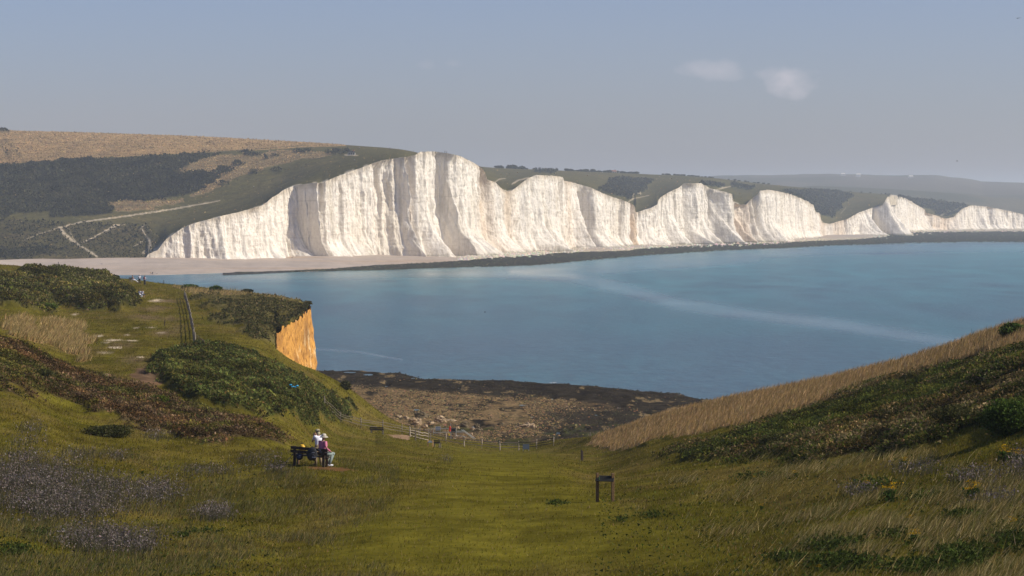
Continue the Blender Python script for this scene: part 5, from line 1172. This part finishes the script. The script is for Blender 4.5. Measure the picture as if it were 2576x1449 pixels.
# ---------------------------------------------------------------- boulders on the shore platform
BL = [(1107,1066,24,17,0,'large upright boulder with a dark shaded side among the shore rocks'),(1060.6,1052,28,12,1,'long flat topped block with a dark face left of the upright boulder'),(1050,1070,22,14,0,'tan rounded boulder below the long block'),
 (1004,1054,14,9,0,'tan block at the left end of the rock cluster'),(1022,1058,16,9,0,'light tan block, second from the left in the rock cluster'),(1036,1064,15,10,0,'tan broken block between two lighter rocks in the cluster'),(1136.7,1061,27,5,0,'low flat tan slab right of the upright boulder'),
 (1328,1077,32,10,0,'wide boulder alone on the dark weed covered ledge'),(1260.7,1072,14,9,1,'weedy rock rising from the green ledge left of the wide boulder'),(1190,1086,18,8,0,'flat brown boulder behind the sloping handrails'),(1207,1087,18,9,1,'dark weedy boulder right of the flat brown one'),
 (1200,1074,12,7,1,'small weedy rock beside the long tide pool'),(1168,1078,19,16,1,'stacked dark boulder behind the upper handrail'),(1184,1100,9,9,0,'small pale boulder at the foot of the steps'),(1083,1072,18,10,0,'tan boulder touching the left of the upright one'),(1300,1078,9,6,0,'small tan rock left of the wide boulder'),(1068,1080,16,9,0,'low tan rubble block above the pale gate rails'),(1148,1084,13,9,0,'tan rock right behind the red lifebuoy')]
for i, (u_, v_, w_, h_, k, lab) in enumerate(BL):
    d = (.3 - H) / (zof(v_, 1.0) - H); ww = 1.15 * w_ / F * d; hh = h_ / F * d * .75
    m_ = MB(); m_.blob((0, 0, hh * .75), (ww / 2, ww / 2 * .9, hh), 4, .30, 1.5, None, i * 3 + 1)
    for v in m_.bm.verts:
        n_ = v.co / max(ww, .1); v.co += Vector((1, 1, 1)) * 0 + v.co.normalized() * ww * .10 * (2 * float(vn(n_.x * 6 + i, n_.y * 6 + n_.z * 7, i)) - 1)
    tag(m_.build('boulder', 'weedy_boulder' if k else 'boulder', None, False, Vector((aof(u_) * d, d, .2))), lab, 'boulder', 'boulders on the shore ledge')
# loose stones (uncountable) over the platform and reef
def stones(name, xyz, size, col, label, r, flat=.6):
    n = len(xyz); base = np.array([(1, 0, 0), (-.5, .87, 0), (-.5, -.87, 0), (0, 0, 1.0)]); fc = np.array([(0, 1, 3), (1, 2, 3), (2, 0, 3)])
    th = r.random(n) * 6.28; c_, s_2 = np.cos(th)[:, None], np.sin(th)[:, None]
    q_ = base[None] * (.7 + .6 * r.random((n, 4, 3))); X1 = q_[..., 0] * c_ - q_[..., 1] * s_2; Y1 = q_[..., 0] * s_2 + q_[..., 1] * c_
    V = np.stack([X1 * size[:, None], Y1 * size[:, None] * 1.3, q_[..., 2] * size[:, None] * flat - .05], -1) + xyz[:, None, :]
    Fc = (fc[None] + 4 * np.arange(n)[:, None, None]).reshape(-1, 3)
    return tag(npmesh(name, V.reshape(-1, 3), Fc, 'boulderette', np.repeat(col, 4, 0)), label, 'rocks', kind='stuff')
attrmat('boulderette', 1.5, 6, .3)
r = np.random.default_rng(31)
ok_ = ((PZ > .05) & (PUU > 780) & (PUU < 1900)); wgt = (ok_ * (pool < .05) * (.30 + tan * .7) * sm(.25, .7, fbm(PX / 6, PD / 25, 4, 350))).ravel(); wgt /= wgt.sum(); ix = r.choice(PZ.size, 70000, p=wgt)
q0 = np.stack([PX.ravel()[ix] + r.normal(size=70000) * .5, PD.ravel()[ix] + r.normal(size=70000) * 1.0, PZ.ravel()[ix]], -1)
cst = np.where(r.random((70000, 1)) < .8 * tan.ravel()[ix][:, None] + .04, vcol((.19, .13, .065), r, 70000, .6), vcol((.04, .034, .024), r, 70000, .5))
stones('shore_stones', q0, .08 + .26 * r.random(70000) ** 3, cst, 'tan and dark broken stones strewn over the near rock ledge', r)
ru = 600 + 2200 * r.random(26000); kk_ = r.random(26000); vr_ = lin(WEDGE, ru) + (lin(RT, ru) - lin(WEDGE, ru)) * kk_; dr_ = (.7 - H) / (zof(vr_, 1.0) - H)
stones('reef_stones', np.stack([aof(ru) * dr_, dr_, .45 + .3 * kk_], -1), (.35 + .9 * r.random(26000) ** 2) * dr_ / 2200, vcol((.05, .05, .03), r, 26000, .7) * (1 + 1.2 * (r.random((26000, 1)) < .12)), 'dark seaweed covered boulders along the foot of the chalk cliffs', r)
# chalk falls at the cliff foot
ru = np.concatenate([r.normal(1290, 14, 700), r.normal(1330, 22, 900), r.normal(1545, 16, 400), r.normal(1180, 12, 300), r.random(1600) * 1500 + 1150]); n_ = len(ru)
vb2 = lin(bvb, ru) + np.abs(r.normal(size=n_)) * 3; db = (2 - H) / (zof(vb2, 1.0) - H)
stones('chalk_rubble', np.stack([aof(ru) * db, db, 1.2 + 0 * db], -1), (.5 + 1.3 * r.random(n_) ** 2), vcol((.62, .56, .46), r, n_, .15), 'fallen white chalk blocks along the cliff foot', r, .9)
# ---------------------------------------------------------------- birds
def bird(p, s, rz, m1, label, dih=.3):
    t = empty('gull', p, rz, label, 'bird'); t.scale = (s,) * 3
    MB().blob((0, 0, 0), (.08, .26, .07), 3, .02).build('body', m1, t, True)
    for k in (-1, 1):
        m_ = MB(); a = [(0, .1, .02), (k * .3, .12, .02 + dih * .3), (k * .68, -.02, dih * .35), (k * .35, -.06, dih * .28), (0, -.08, .02)]
        for z_ in (.01, -.01): m_.bm.faces.new([m_.bm.verts.new((x, y, z + z_)) for x, y, z in a])
        m_.build('wing', m1, t)
bird(P(1220, 785, 260), .42, R(70), 'feather_dark', 'dark gull gliding low over the bay'); bird(P(1391, 963, 440), 1.3, R(20), 'feather_white', 'white gull at the edge of the dark rock ledge', .05)
bird(P(3050 * .789, 405, 600), .9, R(60), 'feather_dark', 'tiny dark bird high in the sky over the last cliff'); bird(P(2556, 46, 300), .7, R(10), 'feather_dark', 'tiny dark bird near the top right of the sky')
# blue rag in the thicket
bm_ = MB(); bp = G(737, 214)
for k, (x, z) in enumerate(((-.25, 1.25), (-.05, 1.08), (.15, 1.06), (.33, 1.16))): bm_.blob((x, 0, z), (.14, .08, .07), 2, .2, 3, None, k)
tag(bm_.build('blue_jacket', 'blue_nylon', None, False, bp), 'crumpled bright blue cloth caught on the dark green thicket', 'cloth')
# ---------------------------------------------------------------- yellow ragwort plants
def ragwort(seed, s):
    rs_ = np.random.default_rng(seed); t = empty('ragwort', (0, 0, 0), 0)
    m_ = MB(); heads = []
    for k in range(7):
        a_ = rs_.random() * 6.28; tx_ = .16 * math.cos(a_) * (.3 + rs_.random()); ty_ = .16 * math.sin(a_) * (.3 + rs_.random()); h_ = .42 + .25 * rs_.random(); m_.tube([(0, 0, -.05), (tx_ * .4, ty_ * .4, h_ * .6), (tx_, ty_, h_)], [.010, .008, .005], 5); heads.append((tx_, ty_, h_))
    m_.build('stem', 'ragstem', t)
    n = 150; hs = np.array(heads)[rs_.integers(0, 7, n)] + rs_.normal(size=(n, 3)) * (.04, .04, .014)
    A, B, C_ = leafs(hs, rs_, .02, .034); npmesh('flower_heads', np.stack([A, B, C_], 1).reshape(-1, 3), np.arange(n * 3).reshape(-1, 3), 'leaves', np.repeat(vcol((.60, .34, .008), rs_, n, .3), 3, 0), t)
    n = 240; hs = np.stack([rs_.normal(size=n) * .09, rs_.normal(size=n) * .09, rs_.random(n) * .4], -1)
    A, B, C_ = leafs(hs, rs_, .02, .085); npmesh('foliage', np.stack([A, B, C_], 1).reshape(-1, 3), np.arange(n * 3).reshape(-1, 3), 'leaves', np.repeat(vcol((.04, .07, .015), rs_, n, .3), 3, 0), t)
    return t
plain('ragstem', (.07, .08, .025), .9, .2)
protos = [ragwort(i, 1) for i in range(3)]
RW = [(2450,1252,1.2,'largest yellow ragwort, between pale grass and blue flower spikes on the right'),(2243,1258,1.2,'yellow ragwort with a sloping double head, left of the largest one'),(2181,1226,.75,'small compact yellow ragwort up and left of the double headed one'),(2532,1160,1.1,'tall yellow ragwort near the right edge below the scrub'),(2565,1166,.9,'ragwort at the right picture edge beside the tall one'),(2004,1200,.55,'small ragwort at the foot of the right slope scrub'),(2276,1172,.6,'low yellow ragwort under the pale straw tuft'),(2304,1362,.7,'yellow ragwort alone in the foreground grass'),(2290,1315,.5,'small faded ragwort above the foreground one'),(2558,1325,.6,'orange yellow ragwort low at the right edge'),(2119,1326,.4,'tiny ragwort among brown docks'),(2027,1290,.4,'tiny ragwort right of the lectern sign, nearer the slope'),(1918,1276,.4,'tiny ragwort beside dark weeds right of the sign'),(1899,1208,.4,'tiny yellow flower up the slope right of the sign'),(638,1098,.6,'single yellow flower clump on the brown heath edge'),(355,1196,.4,'single yellow flower among grey seed heads'),(65,1172,.5,'yellow flower clump at the left edge among seed heads'),(2060,1440,.35,'tiny yellow flower at the bottom of the right foreground')]
def ground_d(u, v, lo=40, hi=230):
    j = int(np.clip(np.searchsorted(GU, u), 0, ncol - 1)); c_ = GVV[:, j]; ok2 = np.where((GD[:, j] > lo) & (GD[:, j] < hi))[0]
    return float(GD[ok2[int(np.argmin(np.abs(c_[ok2] - v)))], j])
for i, (u_, v_, s_3, lab) in enumerate(RW):
    c_ = protos[i] if i < 3 else copy_tree(protos[i % 3])
    c_.location = G(u_, ground_d(u_, v_)); c_.scale = (s_3 * .72,) * 3; c_.rotation_euler = (0, 0, i * 1.3)
    tag(c_, lab, 'ragwort', 'yellow ragwort plants in the grass')
# ---------------------------------------------------------------- distinct shrubs
def shrub(u, v, w_, h_, cols, label, d=None, n=2600, lf_=.06, name='shrub', hi=230):
    d = d or ground_d(u, v, 40, hi); c = G(u, d); W_ = w_ / F * d; H_ = h_ / F * d; rs_ = np.random.default_rng(int(u) + int(v))
    t = empty(name, c, 0, label, 'shrub')
    m_ = MB()
    for k in range(6): a_ = k * 1.05; m_.tube([(0, 0, -.1), (W_ * .2 * math.cos(a_), W_ * .15 * math.sin(a_), H_ * .4), (W_ * .33 * math.cos(a_), W_ * .25 * math.sin(a_), H_ * .75)], [.03, .02, .01], 5)
    m_.build('stem', 'bark', t)
    a_ = rs_.normal(size=(n, 3)); a_ /= np.linalg.norm(a_, axis=1)[:, None]; k = .55 + .5 * fbm(a_[:, 0] * 2.2 + u, a_[:, 1] * 2.2 + a_[:, 2] * 2, 3, int(u) % 90)
    p = a_ * (rs_.random((n, 1)) ** .4) * k[:, None] * np.array((W_ * .68, W_ * .5, H_ * .72)) + np.array((0, 0, H_ * .42)); p = p[p[:, 2] > -.05]; n = len(p)
    A, B, C_ = leafs(p, rs_, .02, lf_ * d / 100); npmesh('foliage', np.stack([A, B, C_], 1).reshape(-1, 3), np.arange(n * 3).reshape(-1, 3), 'leaves', np.repeat(pal(cols, rs_, n), 3, 0), t)
OL = [(.06, .066, .022), (.04, .045, .015), (.09, .085, .035)]; GRN = [(.06, .10, .02), (.035, .06, .012), (.09, .13, .03)]; DK = [(.03, .04, .014), (.02, .028, .01), (.05, .055, .02)]
shrub(285, 706, 26, 11, DK, 'small round dark bush on the far plateau rim left of the benches', d=432, n=1200)
shrub(478, 723, 38, 10, GRN, 'low green bush on the plateau rim against the water, leftmost of three', d=447, n=1400)
shrub(544, 736, 30, 17, GRN, 'rounded green bush on the plateau rim, middle of three', d=424, n=1600)
shrub(622, 738, 26, 9, DK, 'low dark bush on the plateau rim against the water, rightmost of three', d=421, n=1200)
shrub(868, 984, 24, 22, OL, 'small olive bush on the flank edge against the rock ledge', d=288, n=1400)
shrub(268, 1098, 120, 30, OL, 'low spreading olive bush alone on the left grass slope', n=5200)
shrub(2540, 1100, 110, 90, GRN, 'leafy green elder bush at the right edge of the bramble slope', n=7000, lf_=.09)
shrub(2400, 1100, 110, 46, OL, 'sprawling pale leaved bush left of the elder on the right slope', n=4200)
shrub(2552, 868, 60, 34, GRN, 'dark green bush on the golden crest at the right edge', d=142, n=4200, lf_=.08)
shrub(1960, 1138, 90, 26, OL, 'low brambly bush at the lower edge of the right slope', n=3600)
shrub(1740, 1150, 60, 16, OL, 'small low bush at the foot of the golden grass slope', n=2200)
shrub(395, 1024, 48, 16, [(.11, .13, .02), (.08, .10, .02)], 'bright yellow green patch of bush on the brown heath', d=160, n=1600)
shrub(110, 702, 60, 14, [(.10, .14, .025), (.07, .10, .02)], 'bright green bush crowning the left scrub mound', d=318, n=1600, hi=400)
shrub(95, 950, 70, 18, OL, 'olive bush standing out of the brown heath at the left', d=152, n=2400)
# ---------------------------------------------------------------- trees and houses on the far skyline
def tree_proto(seed, conif=False):
    rs_ = np.random.default_rng(seed); t = empty('skyline_tree', (0, 0, 0))
    MB().tube([(0, 0, -.6), (.1, 0, 1.6), (0, .1, 3.2)], [.32, .24, .1], 7).build('trunk', 'bark', t)
    n = 420; a_ = rs_.normal(size=(n, 3)); a_ /= np.linalg.norm(a_, axis=1)[:, None]; k = .6 + .6 * fbm(a_[:, 0] * 2 + seed, a_[:, 1] * 2 + a_[:, 2] * 2, 2, seed)
    p = a_ * (rs_.random((n, 1)) ** .35) * k[:, None] * np.array((3.0, 3.0, 2.3)) + np.array((0, 0, 3.4)); A, B, C_ = leafs(p, rs_, .02, 1.1)
    npmesh('crown', np.stack([A, B, C_], 1).reshape(-1, 3), np.arange(n * 3).reshape(-1, 3), 'leaves', np.repeat(vcol((.035, .045, .018), rs_, n, .3), 3, 0), t); return t
tp_ = [tree_proto(s) for s in (3, 4, 5)]
TR = [(1253,8,.8),(1259,8,.8),(1278,8,1.2),(1284,9,1.4),(1290,8,1.3),(1297,8,1.1),(1304,8,.9),(1312,7,.8),(1322,7,.7)] + [(u_, 0, .9) for u_ in range(1428, 1500, 8)] + [(u_, 0, .85) for u_ in range(1500, 1600, 9)] + [(u_, 0, .6) for u_ in range(1668, 1770, 9)] + [(u_, 0, .55) for u_ in (1776, 1784, 1792, 1835, 1848, 1858, 1872, 1884, 1896, 1908, 1920, 1934)] + [(u_, 0, .45) for u_ in (1345, 1366, 1395, 2140, 2165, 2190, 2215, 2240, 2262, 2285)]
def skyp(u, back=8):
    j = int(np.argmin(np.abs(eu - u))); i = int(np.argmin(HV[70:, j])) + 70; d = HDD[i, j] + back; return Vector((aof(u) * d, d, float(np.interp(d, HDD[:, j], HZZ[:, j]))))
rs_ = random.Random(5)
for i, (u_, _, s_4) in enumerate(TR):
    c_ = tp_[i] if i < 3 else copy_tree(tp_[i % 3]); uj = u_ + rs_.uniform(-3, 3); c_.location = skyp(uj, rs_.uniform(-20, 10)); k = s_4 * rs_.uniform(.75, 1.2); c_.location.z -= 1.3 * k; c_.scale = (k * rs_.uniform(1.3, 2.4), k * 1.3, k * rs_.uniform(.6, .95)); c_.rotation_euler = (0, 0, i)
    tag(c_, 'dark wind clipped tree in the clump right behind the tallest cliff' if u_ < 1330 else 'small dark tree in the broken row along the distant ridge', 'tree', 'trees on the far skyline')
def house(p, w_, d_, h_, label, roof='roof_tile', rz=0.0):
    t = empty('farmhouse', p, rz, label, 'house')
    MB().box((0, 0, h_ / 2 - 1), (w_, d_, h_ + 2)).build('wall', 'render_wall', t)
    m_ = MB(); a = [(-w_/2-.4, -d_/2-.4, h_), (w_/2+.4, -d_/2-.4, h_), (w_/2+.4, d_/2+.4, h_), (-w_/2-.4, d_/2+.4, h_), (-w_/2+1, 0, h_ + d_ * .4), (w_/2-1, 0, h_ + d_ * .4)]
    v_ = [m_.bm.verts.new(x) for x in a]
    for f_ in ((0, 1, 5, 4), (2, 3, 4, 5), (1, 2, 5), (3, 0, 4), (3, 2, 1, 0)): m_.bm.faces.new([v_[k] for k in f_])
    rf = m_.build('roof', roof, t); MB().box((w_ * .25, 0, h_ + d_ * .42), (.9, .9, 2.0)).build('chimney', 'roof_tile', rf)
    for x in (-w_ * .3, 0, w_ * .3): MB().box((x, -d_ / 2 - .03, h_ * .5), (1.2, .1, 1.2)).build('window', 'sign_black', t)
house(skyp(1543, 0) + Vector((0, 0, -.6)), 9, 5, 2.2, 'long low farmhouse with an orange red roof among the ridge trees')
house(hill_pt(885, 390), 6, 3.5, 1.8, 'small dark hut on the downland beside a white chalk scrape', 'sign_black')
for i, (u_, v_, lb_) in enumerate(((2687*.789, 441, 'tiny white house on the misty ridge, leftmost of three'), (2736*.789, 442, 'tiny white house on the misty ridge, middle of three'), (2903*.789, 447, 'tiny white house on the misty ridge, rightmost of three'))):
    house(P(u_, v_ + 2, 7350 - i * 60), 14, 9, 6, lb_, 'render_wall')
#@@LIGHT
# ================================================================ LIGHT, SKY, HAZE, CAMERA
SUN_AZ = R(99); SUN_EL = R(36)      # azimuth clockwise from +Y
S = Vector((math.sin(SUN_AZ) * math.cos(SUN_EL), math.cos(SUN_AZ) * math.cos(SUN_EL), math.sin(SUN_EL)))
sun = bpy.data.lights.new('sun', 'SUN'); sun.energy = 4.9; sun.angle = R(.5); sun.color = (1.0, .92, .77)
so = bpy.data.objects.new('sun', sun); COL.objects.link(so)
so.rotation_euler = (-S).to_track_quat('-Z', 'Y').to_euler(); so.location = (300, -50, 300)
wd = bpy.data.worlds.new('World'); sc.world = wd; wd.use_nodes = True
nt = wd.node_tree; nt.nodes.clear()
wo = nt.nodes.new('ShaderNodeOutputWorld'); bg = nt.nodes.new('ShaderNodeBackground'); bg.inputs['Strength'].default_value = .083
sky = nt.nodes.new('ShaderNodeTexSky'); sky.sky_type = 'NISHITA'; sky.sun_disc = False
sky.sun_elevation = SUN_EL; sky.sun_rotation = SUN_AZ; sky.altitude = 30; sky.air_density = 1.0; sky.dust_density = 1.2; sky.ozone_density = 3.5
tc = nt.nodes.new('ShaderNodeTexCoord'); sx = nt.nodes.new('ShaderNodeSeparateXYZ'); L(nt, tc.outputs['Generated'], sx.inputs[0])
def mth(op, a, b=None):
    n = nt.nodes.new('ShaderNodeMath'); n.operation = op
    for i, x in enumerate((a, b)):
        if x is None: continue
        if isinstance(x, (int, float)): n.inputs[i].default_value = x
        else: L(nt, x, n.inputs[i])
    return n.outputs[0]
px = mth('DIVIDE', sx.outputs['X'], sx.outputs['Y']); pz = mth('DIVIDE', sx.outputs['Z'], sx.outputs['Y'])
cb = nt.nodes.new('ShaderNodeCombineXYZ'); L(nt, px, cb.inputs[0]); L(nt, mth('MULTIPLY', pz, 1.6), cb.inputs[1])
cn = noise(nt, cb.outputs[0], 60, 5, .55)
def puff(u, v, a, b, s):
    x0 = (u - CU) / F; z0 = (VH - v) / F
    ax = mth('DIVIDE', mth('SUBTRACT', px, x0), a / F); az = mth('DIVIDE', mth('SUBTRACT', pz, z0), b / F)
    r2 = mth('ADD', mth('MULTIPLY', ax, ax), mth('MULTIPLY', az, az))
    f = mth('SUBTRACT', 1.0, r2)
    f = mth('ADD', f, mth('MULTIPLY', mth('SUBTRACT', cn.outputs['Fac'], .5), 3.2))
    n = nt.nodes.new('ShaderNodeClamp'); L(nt, mth('MULTIPLY', f, s), n.inputs[0]); return n.outputs[0]
cm = puff(1990, 205, 76, 46, .7)
for q_ in ((1935, 185, 46, 22, .4), (1790, 178, 84, 30, .36), (2020, 222, 30, 18, .4), (1075, 165, 26, 14, .16), (1140, 160, 22, 10, .12)):
    cm = mth('MAXIMUM', cm, puff(*q_))
cm = mth('MULTIPLY', cm, mth('GREATER_THAN', sx.outputs['Y'], 0.2))
tint = mixc(nt, 1.0, sky.outputs[0], (1.08, 1.01, 1.24), 'MULTIPLY')
skc = mixc(nt, mth('MULTIPLY', cm, .7), tint, (7.4, 6.9, 7.4))
L(nt, skc, bg.inputs['Color']); L(nt, bg.outputs[0], wo.inputs['Surface'])
# haze box
mb = MB(); mb.box((0, 5500, 88), (26000, 20000, 196))
m, nt, out = new_mat('haze_air')
pvz = nt.nodes.new('ShaderNodeVolumePrincipled'); pvz.inputs['Density'].default_value = 1.05e-4
pvz.inputs['Color'].default_value = (.84, .91, 1.0, 1); pvz.inputs['Anisotropy'].default_value = .2
L(nt, pvz.outputs[0], out.inputs['Volume'])
tag(mb.build('haze', m), 'thin pale sea haze fading the far hills and last cliffs', 'haze', kind='stuff')
cam = bpy.data.cameras.new('camera'); co_ = bpy.data.objects.new('camera', cam); COL.objects.link(co_)
cam.sensor_width = 36; cam.lens = 36 * F / 2576; cam.clip_end = 40000; cam.clip_start = .5
co_.location = (0, 0, H); co_.rotation_euler = (R(90) - TH, 0, 0); sc.camera = co_
sc.view_settings.view_transform = 'Standard'; sc.view_settings.look = 'None'; sc.view_settings.gamma = 1
sc.view_settings.exposure = 0.10; sc.view_settings.use_curve_mapping = False
sc.cycles.max_bounces = 6; sc.cycles.volume_bounces = 1
